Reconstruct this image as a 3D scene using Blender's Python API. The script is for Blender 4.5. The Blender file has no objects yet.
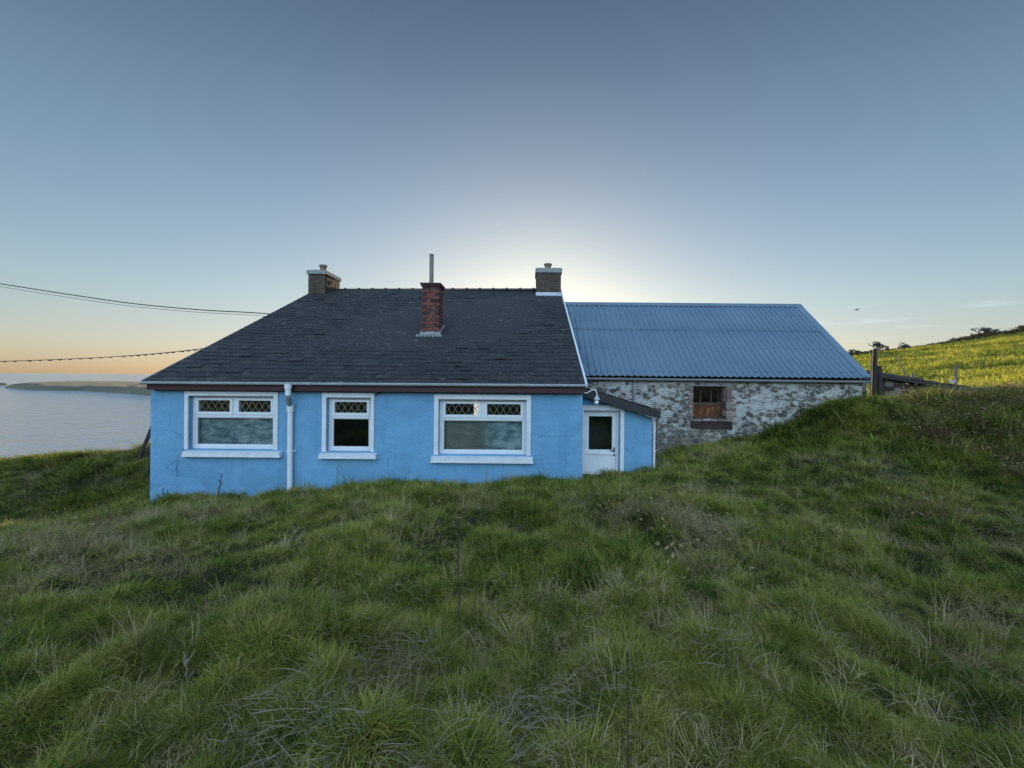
import bpy, math, random
import numpy as np
from mathutils import Vector, Matrix

random.seed(7)
RNG = np.random.default_rng(11)
R = math.radians
scene = bpy.context.scene

# ------------------------------------------------------------------ camera
F, VX, VY, ROLL, CZ = 420.0, 528.0, 377.0, math.tan(R(0.5)), 2.4
cam_d = bpy.data.cameras.new('camera')
cam = bpy.data.objects.new('camera', cam_d)
scene.collection.objects.link(cam)
cam.matrix_world = Matrix.Translation((0, 0, CZ)) @ Matrix.Rotation(R(90), 4, 'X') @ Matrix.Rotation(R(0.5), 4, 'Z')
cam_d.sensor_width = 36.0
cam_d.lens = F / 1024 * 36.0
cam_d.shift_x = -16.0 / 1024
cam_d.shift_y = -6.9 / 1024
cam_d.clip_start = 0.05
cam_d.clip_end = 120000
scene.camera = cam
scene.cycles.use_denoising = True
scene.cycles.max_bounces = 5
scene.cycles.diffuse_bounces = 3
scene.cycles.transmission_bounces = 3
scene.cycles.transparent_max_bounces = 6
scene.cycles.caustics_reflective = False
scene.cycles.caustics_refractive = False
scene.cycles.use_adaptive_sampling = True
scene.cycles.adaptive_threshold = 0.012

# ------------------------------------------------------------------ light
SKY_GAMMA, SKY_FILL = 0.55, 10.3
SUN_EL, SUN_AZ = R(5.0), R(1.2)          # azimuth clockwise from +Y
world = bpy.data.worlds.new('World')
scene.world = world
world.use_nodes = True
wn = world.node_tree
wn.nodes.clear()


def wnode(t, **kw):
    n = wn.nodes.new(t)
    for k, v in kw.items():
        setattr(n, k, v)
    return n


sky = wnode('ShaderNodeTexSky', sky_type='NISHITA')
sky.sun_disc = False
sky.sun_elevation = SUN_EL
sky.sun_rotation = SUN_AZ
sky.altitude = 50
sky.air_density = 1.0
sky.dust_density = 0.8
sky.ozone_density = 2.2
bg = wnode('ShaderNodeBackground')
bg.inputs['Strength'].default_value = 0.12
wo = wnode('ShaderNodeOutputWorld')
# gamma flattens the sky; unseen added boost overhead and behind camera lights the foreground
gam = wnode('ShaderNodeGamma')
gam.inputs['Gamma'].default_value = SKY_GAMMA
hsv = wnode('ShaderNodeHueSaturation')
hsv.inputs['Saturation'].default_value = 1.0
hsv.inputs['Hue'].default_value = 0.502
wn.links.new(sky.outputs[0], hsv.inputs['Color'])
wn.links.new(hsv.outputs[0], gam.inputs['Color'])
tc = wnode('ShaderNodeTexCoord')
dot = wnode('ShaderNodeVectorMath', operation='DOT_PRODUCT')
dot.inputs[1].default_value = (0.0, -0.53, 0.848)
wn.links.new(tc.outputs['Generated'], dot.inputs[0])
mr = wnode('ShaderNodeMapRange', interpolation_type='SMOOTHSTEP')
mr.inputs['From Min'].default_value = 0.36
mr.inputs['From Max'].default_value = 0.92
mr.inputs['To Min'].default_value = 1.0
mr.inputs['To Max'].default_value = SKY_FILL
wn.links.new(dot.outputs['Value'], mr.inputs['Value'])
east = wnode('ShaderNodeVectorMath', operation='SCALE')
bw_ = wnode('ShaderNodeRGBToBW')
wn.links.new(gam.outputs[0], bw_.inputs[0])
mr2 = wnode('ShaderNodeMapRange', interpolation_type='SMOOTHSTEP')
mr2.inputs['From Min'].default_value = 0.22
mr2.inputs['From Max'].default_value = 0.85
mr2.inputs['To Max'].default_value = 0.40
wn.links.new(dot.outputs['Value'], mr2.inputs['Value'])
mxe = wnode('ShaderNodeMix', data_type='RGBA')
wn.links.new(mr2.outputs[0], mxe.inputs[0])
wn.links.new(gam.outputs[0], mxe.inputs[6])
wn.links.new(bw_.outputs[0], mxe.inputs[7])
# colour of the air by height: peach low down, deeper blue overhead
sepz = wnode('ShaderNodeSeparateXYZ')
wn.links.new(tc.outputs['Generated'], sepz.inputs[0])
rmp = wnode('ShaderNodeValToRGB')
wn.links.new(sepz.outputs[2], rmp.inputs[0])
cr = rmp.color_ramp
for p_ in (0.06, 0.16, 0.30):
    cr.elements.new(p_)
for e_, (p_, c_) in zip(cr.elements, [(0.0, (1.05, 0.98, 1.10)), (0.06, (1.08, 1.05, 1.12)), (0.16, (1.00, 1.08, 1.13)), (0.36, (0.77, 0.885, 0.99)), (0.70, (0.38, 0.46, 0.555))]):
    e_.position = p_
    e_.color = (*c_, 1)
mlt = wnode('ShaderNodeVectorMath', operation='MULTIPLY')
wn.links.new(mxe.outputs[2], mlt.inputs[0])
wn.links.new(rmp.outputs[0], mlt.inputs[1])
# a few thin wisps of cloud low in the sky
cmap = wnode('ShaderNodeMapping')
cmap.inputs['Scale'].default_value = (5.0, 5.0, 42.0)
cmap.inputs['Location'].default_value = (0.7, 0.2, 0.0)
wn.links.new(tc.outputs['Generated'], cmap.inputs['Vector'])
cno = wnode('ShaderNodeTexNoise')
cno.inputs['Scale'].default_value = 1.6
cno.inputs['Detail'].default_value = 5.0
wn.links.new(cmap.outputs[0], cno.inputs['Vector'])
crp = wnode('ShaderNodeValToRGB')
crp.color_ramp.elements[0].position, crp.color_ramp.elements[0].color = 0.58, (0, 0, 0, 1)
crp.color_ramp.elements[1].position, crp.color_ramp.elements[1].color = 0.74, (1, 1, 1, 1)
wn.links.new(cno.outputs['Fac'], crp.inputs[0])
cel = wnode('ShaderNodeValToRGB')
for p_ in (0.06, 0.12):
    cel.color_ramp.elements.new(p_)
for e_, (p_, v_) in zip(cel.color_ramp.elements, [(0.02, 0), (0.06, .17), (0.11, .17), (0.17, 0)]):
    e_.position, e_.color = p_, (v_, v_, v_, 1)
wn.links.new(sepz.outputs[2], cel.inputs[0])
cxm = wnode('ShaderNodeMapRange', interpolation_type='SMOOTHSTEP')
cxm.inputs['From Min'].default_value = 0.25
cxm.inputs['From Max'].default_value = 0.6
wn.links.new(sepz.outputs[0], cxm.inputs['Value'])
cmx = wnode('ShaderNodeMath', operation='MULTIPLY')
wn.links.new(crp.outputs[0], cmx.inputs[0])
wn.links.new(cxm.outputs[0], cmx.inputs[1])
cmu = wnode('ShaderNodeMath', operation='MULTIPLY')
wn.links.new(cmx.outputs[0], cmu.inputs[0])
wn.links.new(cel.outputs[0], cmu.inputs[1])
cad = wnode('ShaderNodeMath', operation='ADD')
cad.inputs[1].default_value = 1.0
wn.links.new(cmu.outputs[0], cad.inputs[0])
csc = wnode('ShaderNodeVectorMath', operation='SCALE')
wn.links.new(mlt.outputs[0], csc.inputs[0])
wn.links.new(cad.outputs[0], csc.inputs['Scale'])
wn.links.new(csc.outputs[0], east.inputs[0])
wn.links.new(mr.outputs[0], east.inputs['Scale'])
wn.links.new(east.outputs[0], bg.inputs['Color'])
wn.links.new(bg.outputs[0], wo.inputs[0])

sun_d = bpy.data.lights.new('sun', 'SUN')
sun_d.energy = 4.5
sun_d.angle = R(0.5)
sun_d.color = (1.0, 0.74, 0.42)
sun = bpy.data.objects.new('sun', sun_d)
scene.collection.objects.link(sun)
sdir = Vector((math.sin(SUN_AZ) * math.cos(SUN_EL), math.cos(SUN_AZ) * math.cos(SUN_EL), math.sin(SUN_EL)))
sun.rotation_euler = sdir.to_track_quat('Z', 'Y').to_euler()
sun.location = sdir * 60

vs = scene.view_settings
vs.view_transform = 'Standard'
vs.look = 'None'
vs.gamma = 1.0
vs.exposure = 1.35
vs.use_curve_mapping = False


# ------------------------------------------------------------------ helpers
def unroll(px, py):
    return px + (py - 384) * ROLL, py - (px - 512) * ROLL


def P(px, py, Y):
    """world point at depth Y that the survey photo sees at px, py"""
    x, y = unroll(px, py)
    return Vector(((x - VX) * Y / F, Y, CZ + (VY - y) * Y / F))


def PX(px, Y, py=420):
    return P(px, py, Y).x


def PZ(py, Y, px=528):
    return P(px, py, Y).z


class MB:
    """collects shapes, builds ONE mesh object"""

    def __init__(self):
        self.v, self.f, self.m = [], [], []

    def add(self, verts, faces, mi=0):
        o = len(self.v)
        self.v.extend([tuple(p) for p in verts])
        self.f.extend([tuple(i + o for i in f) for f in faces])
        self.m.extend([mi] * len(faces))

    def quad(self, a, b, c, d, mi=0):
        self.add([a, b, c, d], [(0, 1, 2, 3)], mi)

    def box(self, x0, x1, y0, y1, z0, z1, mi=0):
        self.hexa([(x0, y0, z0), (x1, y0, z0), (x1, y1, z0), (x0, y1, z0),
                   (x0, y0, z1), (x1, y0, z1), (x1, y1, z1), (x0, y1, z1)], mi)

    def hexa(self, v, mi=0):
        self.add(v, [(0, 3, 2, 1), (4, 5, 6, 7), (0, 1, 5, 4), (1, 2, 6, 5), (2, 3, 7, 6), (3, 0, 4, 7)], mi)

    def bar(self, a, b, w, h, mi=0, up=Vector((0, 0, 1))):
        a, b = Vector(a), Vector(b)
        d = (b - a).normalized()
        s = d.cross(up)
        if s.length < 1e-4:
            s = d.cross(Vector((1, 0, 0)))
        s.normalize()
        u = s.cross(d)
        s, u = s * w / 2, u * h / 2
        self.hexa([a - s - u, a + s - u, b + s - u, b - s - u, a - s + u, a + s + u, b + s + u, b - s + u], mi)

    def tube(self, pts, r, n=8, mi=0, cap=True):
        pts = [Vector(p) for p in pts]
        rs = r if isinstance(r, (list, tuple)) else [r] * len(pts)
        rings = []
        ref = None
        for i, p in enumerate(pts):
            d = (pts[min(i + 1, len(pts) - 1)] - pts[max(i - 1, 0)])
            if d.length < 1e-9:
                d = Vector((0, 0, 1))
            d.normalize()
            if ref is None:
                ref = Vector((0, 0, 1)) if abs(d.z) < 0.9 else Vector((0, 1, 0))
            s = d.cross(ref)
            if s.length < 1e-5:
                s = d.cross(Vector((1, 0.3, 0.2)))
            s.normalize()
            u = s.cross(d)
            ref = u
            rings.append([p + (s * math.cos(2 * math.pi * k / n) + u * math.sin(2 * math.pi * k / n)) * rs[i] for k in range(n)])
        o = [q for ring in rings for q in ring]
        fs = []
        for i in range(len(pts) - 1):
            for k in range(n):
                a, b = i * n + k, i * n + (k + 1) % n
                fs.append((a, b, b + n, a + n))
        if cap:
            fs.append(tuple(range(n - 1, -1, -1)))
            fs.append(tuple((len(pts) - 1) * n + k for k in range(n)))
        self.add(o, fs, mi)

    def lathe(self, c, prof, n=16, mi=0):
        """prof: list of (r, z) about vertical axis through c"""
        c = Vector(c)
        o, fs = [], []
        for r, z in prof:
            for k in range(n):
                a = 2 * math.pi * k / n
                o.append(c + Vector((r * math.cos(a), r * math.sin(a), z)))
        for i in range(len(prof) - 1):
            for k in range(n):
                a, b = i * n + k, i * n + (k + 1) % n
                fs.append((a, b, b + n, a + n))
        fs.append(tuple(range(n - 1, -1, -1)))
        fs.append(tuple((len(prof) - 1) * n + k for k in range(n)))
        self.add(o, fs, mi)

    def prism(self, poly, d, mi=0):
        """extrude a planar polygon by vector d"""
        poly = [Vector(p) for p in poly]
        d = Vector(d)
        n = len(poly)
        self.add(poly + [p + d for p in poly],
                 [tuple(range(n - 1, -1, -1)), tuple(range(n, 2 * n))] + [(i, (i + 1) % n, n + (i + 1) % n, n + i) for i in range(n)], mi)

    def build(self, name, mats, parent=None, smooth=False):
        me = bpy.data.meshes.new(name)
        me.from_pydata(self.v, [], self.f)
        for m in (mats if isinstance(mats, (list, tuple)) else [mats]):
            me.materials.append(m)
        me.polygons.foreach_set('material_index', self.m)
        if smooth:
            me.polygons.foreach_set('use_smooth', [True] * len(me.polygons))
        me.update()
        return link(name, me, parent)


def link(name, me, parent=None):
    o = bpy.data.objects.new(name, me)
    scene.collection.objects.link(o)
    if parent is not None:
        o.parent = parent
        o.matrix_parent_inverse = Matrix.Translation(-world_loc(parent))
    return o


def world_loc(o):
    l = Vector(o.location)
    if o.parent is not None:
        l = l + world_loc(o.parent) + o.matrix_parent_inverse.translation
    return l


def empty(name, loc):
    o = bpy.data.objects.new(name, None)
    o.location = loc
    scene.collection.objects.link(o)
    return o


def tag(o, label=None, cat=None, group=None, kind=None):
    if label: o['label'] = label
    if cat: o['category'] = cat
    if group: o['group'] = group
    if kind: o['kind'] = kind
    return o


# ------------------------------------------------------------------ materials
class NT:
    def __init__(self, name):
        self.m = bpy.data.materials.new(name)
        self.m.use_nodes = True
        self.t = self.m.node_tree
        self.t.nodes.clear()
        self.out = self.t.nodes.new('ShaderNodeOutputMaterial')

    def n(self, t, ins=None, **kw):
        nd = self.t.nodes.new(t)
        for k, v in kw.items():
            setattr(nd, k, v)
        for k, v in (ins or {}).items():
            s = nd.inputs[k]
            if isinstance(v, bpy.types.NodeSocket):
                self.t.links.new(v, s)
            else:
                s.default_value = v
        return nd

    def coord(self, kind='Object', scale=(1, 1, 1)):
        if kind == 'Position':
            s = self.n('ShaderNodeNewGeometry').outputs['Position']
        else:
            s = self.n('ShaderNodeTexCoord').outputs[kind]
        return self.n('ShaderNodeMapping', {'Vector': s, 'Scale': scale}).outputs[0]

    def noise(self, vec, scale, detail=4, rough=0.55, dist=0.0):
        return self.n('ShaderNodeTexNoise', {'Vector': vec, 'Scale': scale, 'Detail': detail, 'Roughness': rough, 'Distortion': dist}).outputs['Fac']

    def ramp(self, fac, stops, interp='LINEAR'):
        nd = self.n('ShaderNodeValToRGB', {'Fac': fac})
        cr = nd.color_ramp
        cr.interpolation = interp
        while len(cr.elements) < len(stops):
            cr.elements.new(0.5)
        for e, (p, c) in zip(cr.elements, stops):
            e.position = p
            e.color = (c, c, c, 1) if isinstance(c, (int, float)) else (*c, 1)
        return nd.outputs['Color']

    def mix(self, fac, a, b, blend='MIX'):
        nd = self.n('ShaderNodeMix', data_type='RGBA', blend_type=blend)
        for idx, v in ((0, fac), (6, a), (7, b)):
            s = nd.inputs[idx]
            if isinstance(v, bpy.types.NodeSocket):
                self.t.links.new(v, s)
            else:
                s.default_value = v if idx == 0 else (*v, 1)
        return nd.outputs[2]

    def math(self, op, a, b=0.0):
        nd = self.n('ShaderNodeMath', operation=op)
        for i, v in enumerate((a, b)):
            if isinstance(v, bpy.types.NodeSocket):
                self.t.links.new(v, nd.inputs[i])
            else:
                nd.inputs[i].default_value = v
        return nd.outputs[0]

    def bump(self, h, strength=0.3, dist=0.02):
        return self.n('ShaderNodeBump', {'Height': h, 'Strength': strength, 'Distance': dist}).outputs[0]

    def principled(self, col, rough=0.8, normal=None, **kw):
        ins = {'Base Color': col if isinstance(col, bpy.types.NodeSocket) else (*col, 1), 'Roughness': rough}
        if normal is not None:
            ins['Normal'] = normal
        ins.update(kw)
        p = self.n('ShaderNodeBsdfPrincipled', ins)
        return p.outputs[0]

    def done(self, shader):
        self.t.links.new(shader, self.out.inputs[0])
        return self.m


def mat_simple(name, col, rough=0.7, var=0.25, scale=6.0, bump=0.1, dirt=None, metallic=0.0):
    t = NT(name)
    c = t.coord('Position')
    n1 = t.noise(c, scale, 5)
    dark = tuple(x * (1 - var) for x in col)
    lite = tuple(min(1, x * (1 + var * 0.5)) for x in col)
    k = t.ramp(n1, [(0.3, dark), (0.7, lite)])
    if dirt:
        n2 = t.noise(c, scale * 2.7, 6, 0.7)
        k = t.mix(t.ramp(n2, [(0.56, 0.0), (0.72, 0.75)]), k, dirt)
    b = t.bump(t.noise(c, scale * 8, 3), bump, 0.01)
    return t.done(t.principled(k, rough, b, Metallic=metallic))


M = {}


def m_render():
    t = NT('blue_render')
    c = t.coord('Position')
    n1 = t.noise(c, 1.3, 6, 0.6)
    k = t.ramp(n1, [(0.25, (0.110, 0.265, 0.42)), (0.5, (0.135, 0.315, 0.485)), (0.8, (0.165, 0.36, 0.525))])
    # weather streaks: stretched in z
    cs = t.coord('Position', (5, 5, 0.5))
    st = t.ramp(t.noise(cs, 1.6, 5, 0.6), [(0.5, 0.0), (0.75, 0.45)])
    k = t.mix(st, k, (0.07, 0.21, 0.38))
    sp = t.ramp(t.noise(c, 14, 4, 0.7), [(0.68, 0.0), (0.74, 0.6)])
    k = t.mix(sp, k, (0.22, 0.40, 0.56))
    # algae and splash dirt near the ground
    z = t.n('ShaderNodeSeparateXYZ', {0: c}).outputs[2]
    zz = t.math('ADD', z, t.math('MULTIPLY', n1, 0.6))
    foot = t.ramp(t.n('ShaderNodeMapRange', {0: zz, 1: 0.35, 2: 1.0, 3: 0.55, 4: 0.0}).outputs[0], [(0, 0.0), (1, 1.0)])
    k = t.mix(foot, k, (0.07, 0.20, 0.30))
    cw = t.n('ShaderNodeVectorMath', {0: c, 1: t.n('ShaderNodeVectorMath', {0: t.n('ShaderNodeTexNoise', {'Vector': c, 'Scale': 2.5, 'Detail': 5.0}).outputs['Color'], 'Scale': 0.5}, operation='SCALE').outputs[0]}, operation='ADD').outputs[0]
    ce = t.n('ShaderNodeTexVoronoi', {'Vector': cw, 'Scale': 0.8}, feature='DISTANCE_TO_EDGE').outputs['Distance']
    crk = t.ramp(ce, [(0.004, 0.8), (0.012, 0.0)])
    crk = t.mix(t.ramp(t.noise(c, 0.9, 2), [(0.5, 0.0), (0.62, 1.0)]), (0, 0, 0), crk)
    k = t.mix(crk, k, (0.05, 0.12, 0.20))
    pat = t.ramp(t.noise(c, 0.8, 2, 0.4, 0.6), [(0.56, 0.0), (0.575, 0.5)])
    k = t.mix(pat, k, (0.15, 0.35, 0.56))
    b = t.bump(t.noise(c, 45, 6, 0.75), 0.5, 0.018)
    b2 = t.n('ShaderNodeBump', {'Height': t.noise(c, 5, 3), 'Strength': 0.45, 'Distance': 0.06, 'Normal': b}).outputs[0]
    return t.done(t.principled(k, 0.75, b2))


def m_slate():
    t = NT('slate')
    c = t.coord('Position')
    isl = t.n('ShaderNodeNewGeometry').outputs['Random Per Island']
    k = t.ramp(isl, [(0.0, (0.011, 0.012, 0.014)), (0.45, (0.016, 0.017, 0.020)), (0.8, (0.022, 0.022, 0.024)), (1.0, (0.034, 0.031, 0.029))])
    n1 = t.noise(c, 9, 6, 0.7)
    k = t.mix(t.ramp(n1, [(0.45, 0.0), (0.75, 0.6)]), k, (0.040, 0.036, 0.030))
    lich = t.ramp(t.noise(c, 4.2, 8, 0.85, 0.3), [(0.60, 0.0), (0.65, 0.7)])
    k = t.mix(lich, k, (0.22, 0.22, 0.20))
    spk = t.ramp(t.noise(c, 20, 3, 0.6), [(0.63, 0.0), (0.68, 0.9)])
    spk = t.mix(t.ramp(t.noise(c, 1.1, 3), [(0.42, 0.0), (0.6, 1.0)]), (0, 0, 0), spk)
    k = t.mix(spk, k, (0.20, 0.20, 0.185))
    return t.done(t.principled(k, t.ramp(n1, [(0.3, 0.45), (0.7, 0.75)]), t.bump(t.noise(c, 40, 5, 0.7), 0.4, 0.01)))


def m_stone(carved=False):
    t = NT('whitewashed_rubble')
    c0 = t.coord('Position')
    if carved:
        rnd = t.n('ShaderNodeAttribute', attribute_name='stone').outputs['Fac']
        face = t.n('ShaderNodeAttribute', attribute_name='face').outputs['Fac']
    else:
        vor = t.n('ShaderNodeTexVoronoi', {'Vector': t.coord('Position', (1, 1, 2)), 'Scale': 5.0})
        rnd = t.n('ShaderNodeSeparateColor', {0: vor.outputs['Color']}).outputs[0]
        face = t.math('ADD', 0.9, 0.0)
    stone = t.ramp(rnd, [(0.0, (0.24, 0.22, 0.19)), (0.25, (0.19, 0.17, 0.14)), (0.5, (0.13, 0.12, 0.105)), (0.7, (0.165, 0.13, 0.10)), (0.85, (0.085, 0.082, 0.080)), (1.0, (0.055, 0.055, 0.058))])
    fine = t.noise(c0, 30, 5, 0.7)
    stone = t.mix(t.ramp(fine, [(0.4, 0.0), (0.7, 0.5)]), stone, (0.05, 0.048, 0.045))
    mort = t.ramp(t.noise(c0, 16, 5, 0.65), [(0.3, (0.15, 0.14, 0.12)), (0.7, (0.34, 0.32, 0.28))])
    k = t.mix(face, mort, stone)
    big = t.noise(c0, 0.9, 5, 0.65)
    z = t.n('ShaderNodeSeparateXYZ', {0: c0}).outputs[2]
    zf = t.n('ShaderNodeMapRange', {0: z, 1: 0.5, 2: 1.7, 3: -0.22, 4: 0.04}).outputs[0]
    s = t.math('ADD', t.math('ADD', t.math('MULTIPLY', big, 0.9), t.math('MULTIPLY', fine, 0.45)), zf)
    s = t.math('SUBTRACT', s, t.math('MULTIPLY', t.math('MULTIPLY', rnd, face), 0.50))
    s = t.math('ADD', s, t.math('MULTIPLY', t.math('SUBTRACT', t.noise(c0, 12, 4, 0.7), 0.5), 0.55))
    lime = t.ramp(s, [(0.46, 0.0), (0.53, 0.93)])
    lc = t.ramp(t.noise(c0, 9, 6, 0.7), [(0.3, (0.25, 0.24, 0.22)), (0.7, (0.52, 0.51, 0.485))])
    k = t.mix(lime, k, lc)
    return t.done(t.principled(k, 0.92, t.bump(t.math('ADD', fine, t.math('MULTIPLY', lime, 0.4)), 0.7, 0.02)))


def m_tin():
    t = NT('blue_roof_sheet')
    c = t.coord('Position')
    k = t.ramp(t.noise(c, 0.9, 5), [(0.3, (0.085, 0.140, 0.195)), (0.7, (0.115, 0.178, 0.235))])
    cs = t.coord('Position', (7, 0.35, 0.35))
    k = t.mix(t.ramp(t.noise(cs, 2, 5), [(0.5, 0.0), (0.8, 0.5)]), k, (0.07, 0.115, 0.165))
    k = t.mix(t.ramp(t.noise(c, 9, 6, 0.75), [(0.64, 0.0), (0.7, 0.5)]), k, (0.11, 0.125, 0.125))
    return t.done(t.principled(k, 0.55, t.bump(t.noise(c, 3, 3), 0.15, 0.03)))


def m_brick(name, c1, c2, mortar=(0.25, 0.23, 0.2)):
    t = NT(name)
    c = t.coord('Position')
    isl = t.n('ShaderNodeNewGeometry').outputs['Random Per Island']
    k = t.ramp(isl, [(0, c1), (1, c2)])
    k = t.mix(t.ramp(t.noise(c, 22, 5, 0.7), [(0.45, 0.0), (0.75, 0.7)]), k, tuple(x * 0.45 for x in c1))
    return t.done(t.principled(k, 0.9, t.bump(t.noise(c, 50, 4), 0.5, 0.01)))


def m_glass(name, wavy=0.0, tint=(0.9, 0.95, 0.95)):
    t = NT(name)
    c = t.coord('Position')
    nrm = None
    if wavy:
        nrm = t.bump(t.noise(c, 4.5, 4, 0.6, 1.2), wavy, 0.05)
    gi = {'Color': (0.9, 0.95, 1, 1), 'Roughness': 0.02}
    if nrm is not None:
        gi['Normal'] = nrm
    g = t.n('ShaderNodeBsdfGlossy', gi).outputs[0]
    tr = t.n('ShaderNodeBsdfTransparent', {'Color': (*tint, 1)}).outputs[0]
    fr = t.n('ShaderNodeFresnel', {'IOR': 1.5}).outputs[0]
    fr = t.math('MULTIPLY', fr, 1.5)
    s = t.n('ShaderNodeMixShader', {0: fr, 1: tr, 2: g}).outputs[0]
    return t.done(s)


def m_grass(name, stops, patch=None, trans=0.35, rough=0.6, tcol=None):
    """leaf shader: hue from the single plant and from patches across the ground"""
    t = NT(name)
    oi = t.n('ShaderNodeObjectInfo').outputs['Random']
    pos = t.coord('Position')
    big = t.noise(pos, 0.55, 4, 0.6)
    mid = t.noise(pos, 2.6, 3, 0.6)
    f = t.math('ADD', t.math('MULTIPLY', oi, 0.40), t.math('MULTIPLY', t.math('ADD', big, mid), 0.80))
    f = t.math('SUBTRACT', f, 0.50)
    isl = t.n('ShaderNodeNewGeometry').outputs['Random Per Island']
    f = t.math('ADD', f, t.math('MULTIPLY', t.math('SUBTRACT', isl, 0.5), 0.28))
    k = t.ramp(f, stops)
    d = t.n('ShaderNodeBsdfDiffuse', {'Color': k}).outputs[0]
    tk = t.mix(0.5, k, tcol, 'MIX') if tcol else k
    tl = t.n('ShaderNodeBsdfTranslucent', {'Color': tk}).outputs[0]
    return t.done(t.n('ShaderNodeMixShader', {0: trans, 1: d, 2: tl}).outputs[0])


def m_ground():
    t = NT('turf')
    c = t.coord('Position')
    k = t.ramp(t.noise(c, 3.5, 7, 0.65), [(0.3, (0.020, 0.026, 0.010)), (0.5, (0.034, 0.042, 0.015)), (0.75, (0.062, 0.056, 0.028))])
    return t.done(t.principled(k, 0.95, t.bump(t.noise(c, 22, 6, 0.7), 0.8, 0.05), **{'Specular IOR Level': 0.1}))


def m_sea():
    t = NT('sea_water')
    c = t.coord('Position', (1.0, 2.2, 1))
    w1 = t.noise(c, 0.055, 3, 0.6)
    w2 = t.noise(c, 0.35, 4, 0.65)
    w3 = t.noise(c, 0.012, 3, 0.5)
    h = t.math('ADD', t.math('MULTIPLY', w1, 2.2), t.math('ADD', t.math('MULTIPLY', w2, 0.40), t.math('MULTIPLY', w3, 1.2)))
    b = t.bump(h, 1.0, 7.0)
    return t.done(t.principled((0.30, 0.385, 0.45), 0.10, b, IOR=1.6))


def m_headland():
    t = NT('far_heath')
    c = t.coord('Position')
    k = t.ramp(t.noise(c, 0.012, 7, 0.65), [(0.3, (0.055, 0.060, 0.040)), (0.5, (0.095, 0.092, 0.060)), (0.7, (0.13, 0.112, 0.075))])
    return t.done(t.principled(k, 0.95))


M['render'] = m_render()
M['slate'] = m_slate()
M['stone'] = m_stone()
M['rubble'] = m_stone(True)
M['tin'] = m_tin()
M['brick_red'] = m_brick('red_brick', (0.125, 0.035, 0.025), (0.20, 0.062, 0.045))
M['brick_dark'] = m_brick('dark_brick', (0.030, 0.018, 0.018), (0.05, 0.03, 0.028))
M['brick_brown'] = m_brick('brown_brick', (0.048, 0.036, 0.028), (0.085, 0.066, 0.05))
M['brick_jamb'] = m_brick('jamb_brick', (0.15, 0.085, 0.07), (0.31, 0.25, 0.22))
M['mortar'] = mat_simple('mortar', (0.16, 0.145, 0.13), 0.95, 0.3, 14, 0.4)
M['white_paint'] = mat_simple('white_masonry_paint', (0.63, 0.66, 0.69), 0.6, 0.12, 7, 0.2, (0.45, 0.46, 0.45))
M['upvc'] = mat_simple('white_plastic', (0.68, 0.70, 0.72), 0.35, 0.06, 5, 0.03)
M['gutter'] = mat_simple('white_gutter_plastic', (0.42, 0.44, 0.45), 0.45, 0.2, 5, 0.05, (0.3, 0.32, 0.30))
M['pipe_grey'] = mat_simple('grey_plastic', (0.22, 0.24, 0.25), 0.5, 0.2, 5, 0.05)
M['maroon'] = mat_simple('maroon_paint', (0.042, 0.006, 0.012), 0.55, 0.3, 5, 0.1)
M['black'] = mat_simple('black_paint', (0.016, 0.017, 0.020), 0.6, 0.3, 6, 0.2, (0.04, 0.04, 0.038))
M['cement'] = mat_simple('cement', (0.24, 0.25, 0.25), 0.9, 0.3, 8, 0.4, (0.18, 0.18, 0.16))
M['lead'] = mat_simple('lead_flashing', (0.42, 0.45, 0.50), 0.6, 0.2, 7, 0.2)
M['terracotta'] = mat_simple('chimney_pot_clay', (0.18, 0.13, 0.10), 0.85, 0.3, 9, 0.2)
M['flue'] = mat_simple('weathered_flue', (0.20, 0.18, 0.155), 0.75, 0.25, 6, 0.2)
M['dark_wood'] = mat_simple('rotten_wood', (0.030, 0.024, 0.020), 0.9, 0.4, 9, 0.5)
M['red_wood'] = mat_simple('red_brown_window_wood', (0.075, 0.035, 0.026), 0.8, 0.4, 9, 0.3)
M['grey_wood'] = mat_simple('grey_weathered_wood', (0.17, 0.15, 0.12), 0.9, 0.35, 9, 0.5)
M['lattice'] = mat_simple('lead_came', (0.21, 0.18, 0.12), 0.5, 0.2, 9, 0.1)
M['dark_metal'] = mat_simple('dark_metal', (0.03, 0.03, 0.032), 0.5, 0.3, 6, 0.1)
M['cable'] = mat_simple('cable_black', (0.025, 0.025, 0.028), 0.6, 0.1, 6, 0.0)
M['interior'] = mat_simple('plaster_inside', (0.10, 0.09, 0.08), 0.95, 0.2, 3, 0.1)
M['glass'] = m_glass('clear_glass')
M['wavy'] = m_glass('wavy_glass', 0.12)
M['globe'] = mat_simple('opal_glass', (0.82, 0.83, 0.84), 0.25, 0.02, 5, 0.0)
M['ground'] = m_ground()
M['sea'] = m_sea()
M['headland'] = m_headland()
GREEN = [(0.05, (0.014, 0.034, 0.010)), (0.27, (0.055, 0.098, 0.020)), (0.48, (0.175, 0.212, 0.042)), (0.72, (0.315, 0.300, 0.066)), (0.95, (0.42, 0.355, 0.15))]
M['grass'] = m_grass('grass_blades', GREEN, trans=0.28)
DRY = [(0.1, (0.16, 0.125, 0.055)), (0.5, (0.33, 0.27, 0.13)), (0.9, (0.52, 0.45, 0.26))]
M['dry'] = m_grass('dead_grass', DRY, trans=0.25, rough=0.8)
M['stem'] = mat_simple('dead_stems', (0.22, 0.185, 0.13), 0.9, 0.5, 11, 0.2)
M['stem_dark'] = mat_simple('dark_dead_stems', (0.05, 0.036, 0.028), 0.9, 0.4, 11, 0.2)
FIELD = [(0.1, (0.20, 0.225, 0.035)), (0.5, (0.33, 0.335, 0.055)), (0.9, (0.46, 0.41, 0.09))]
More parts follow.
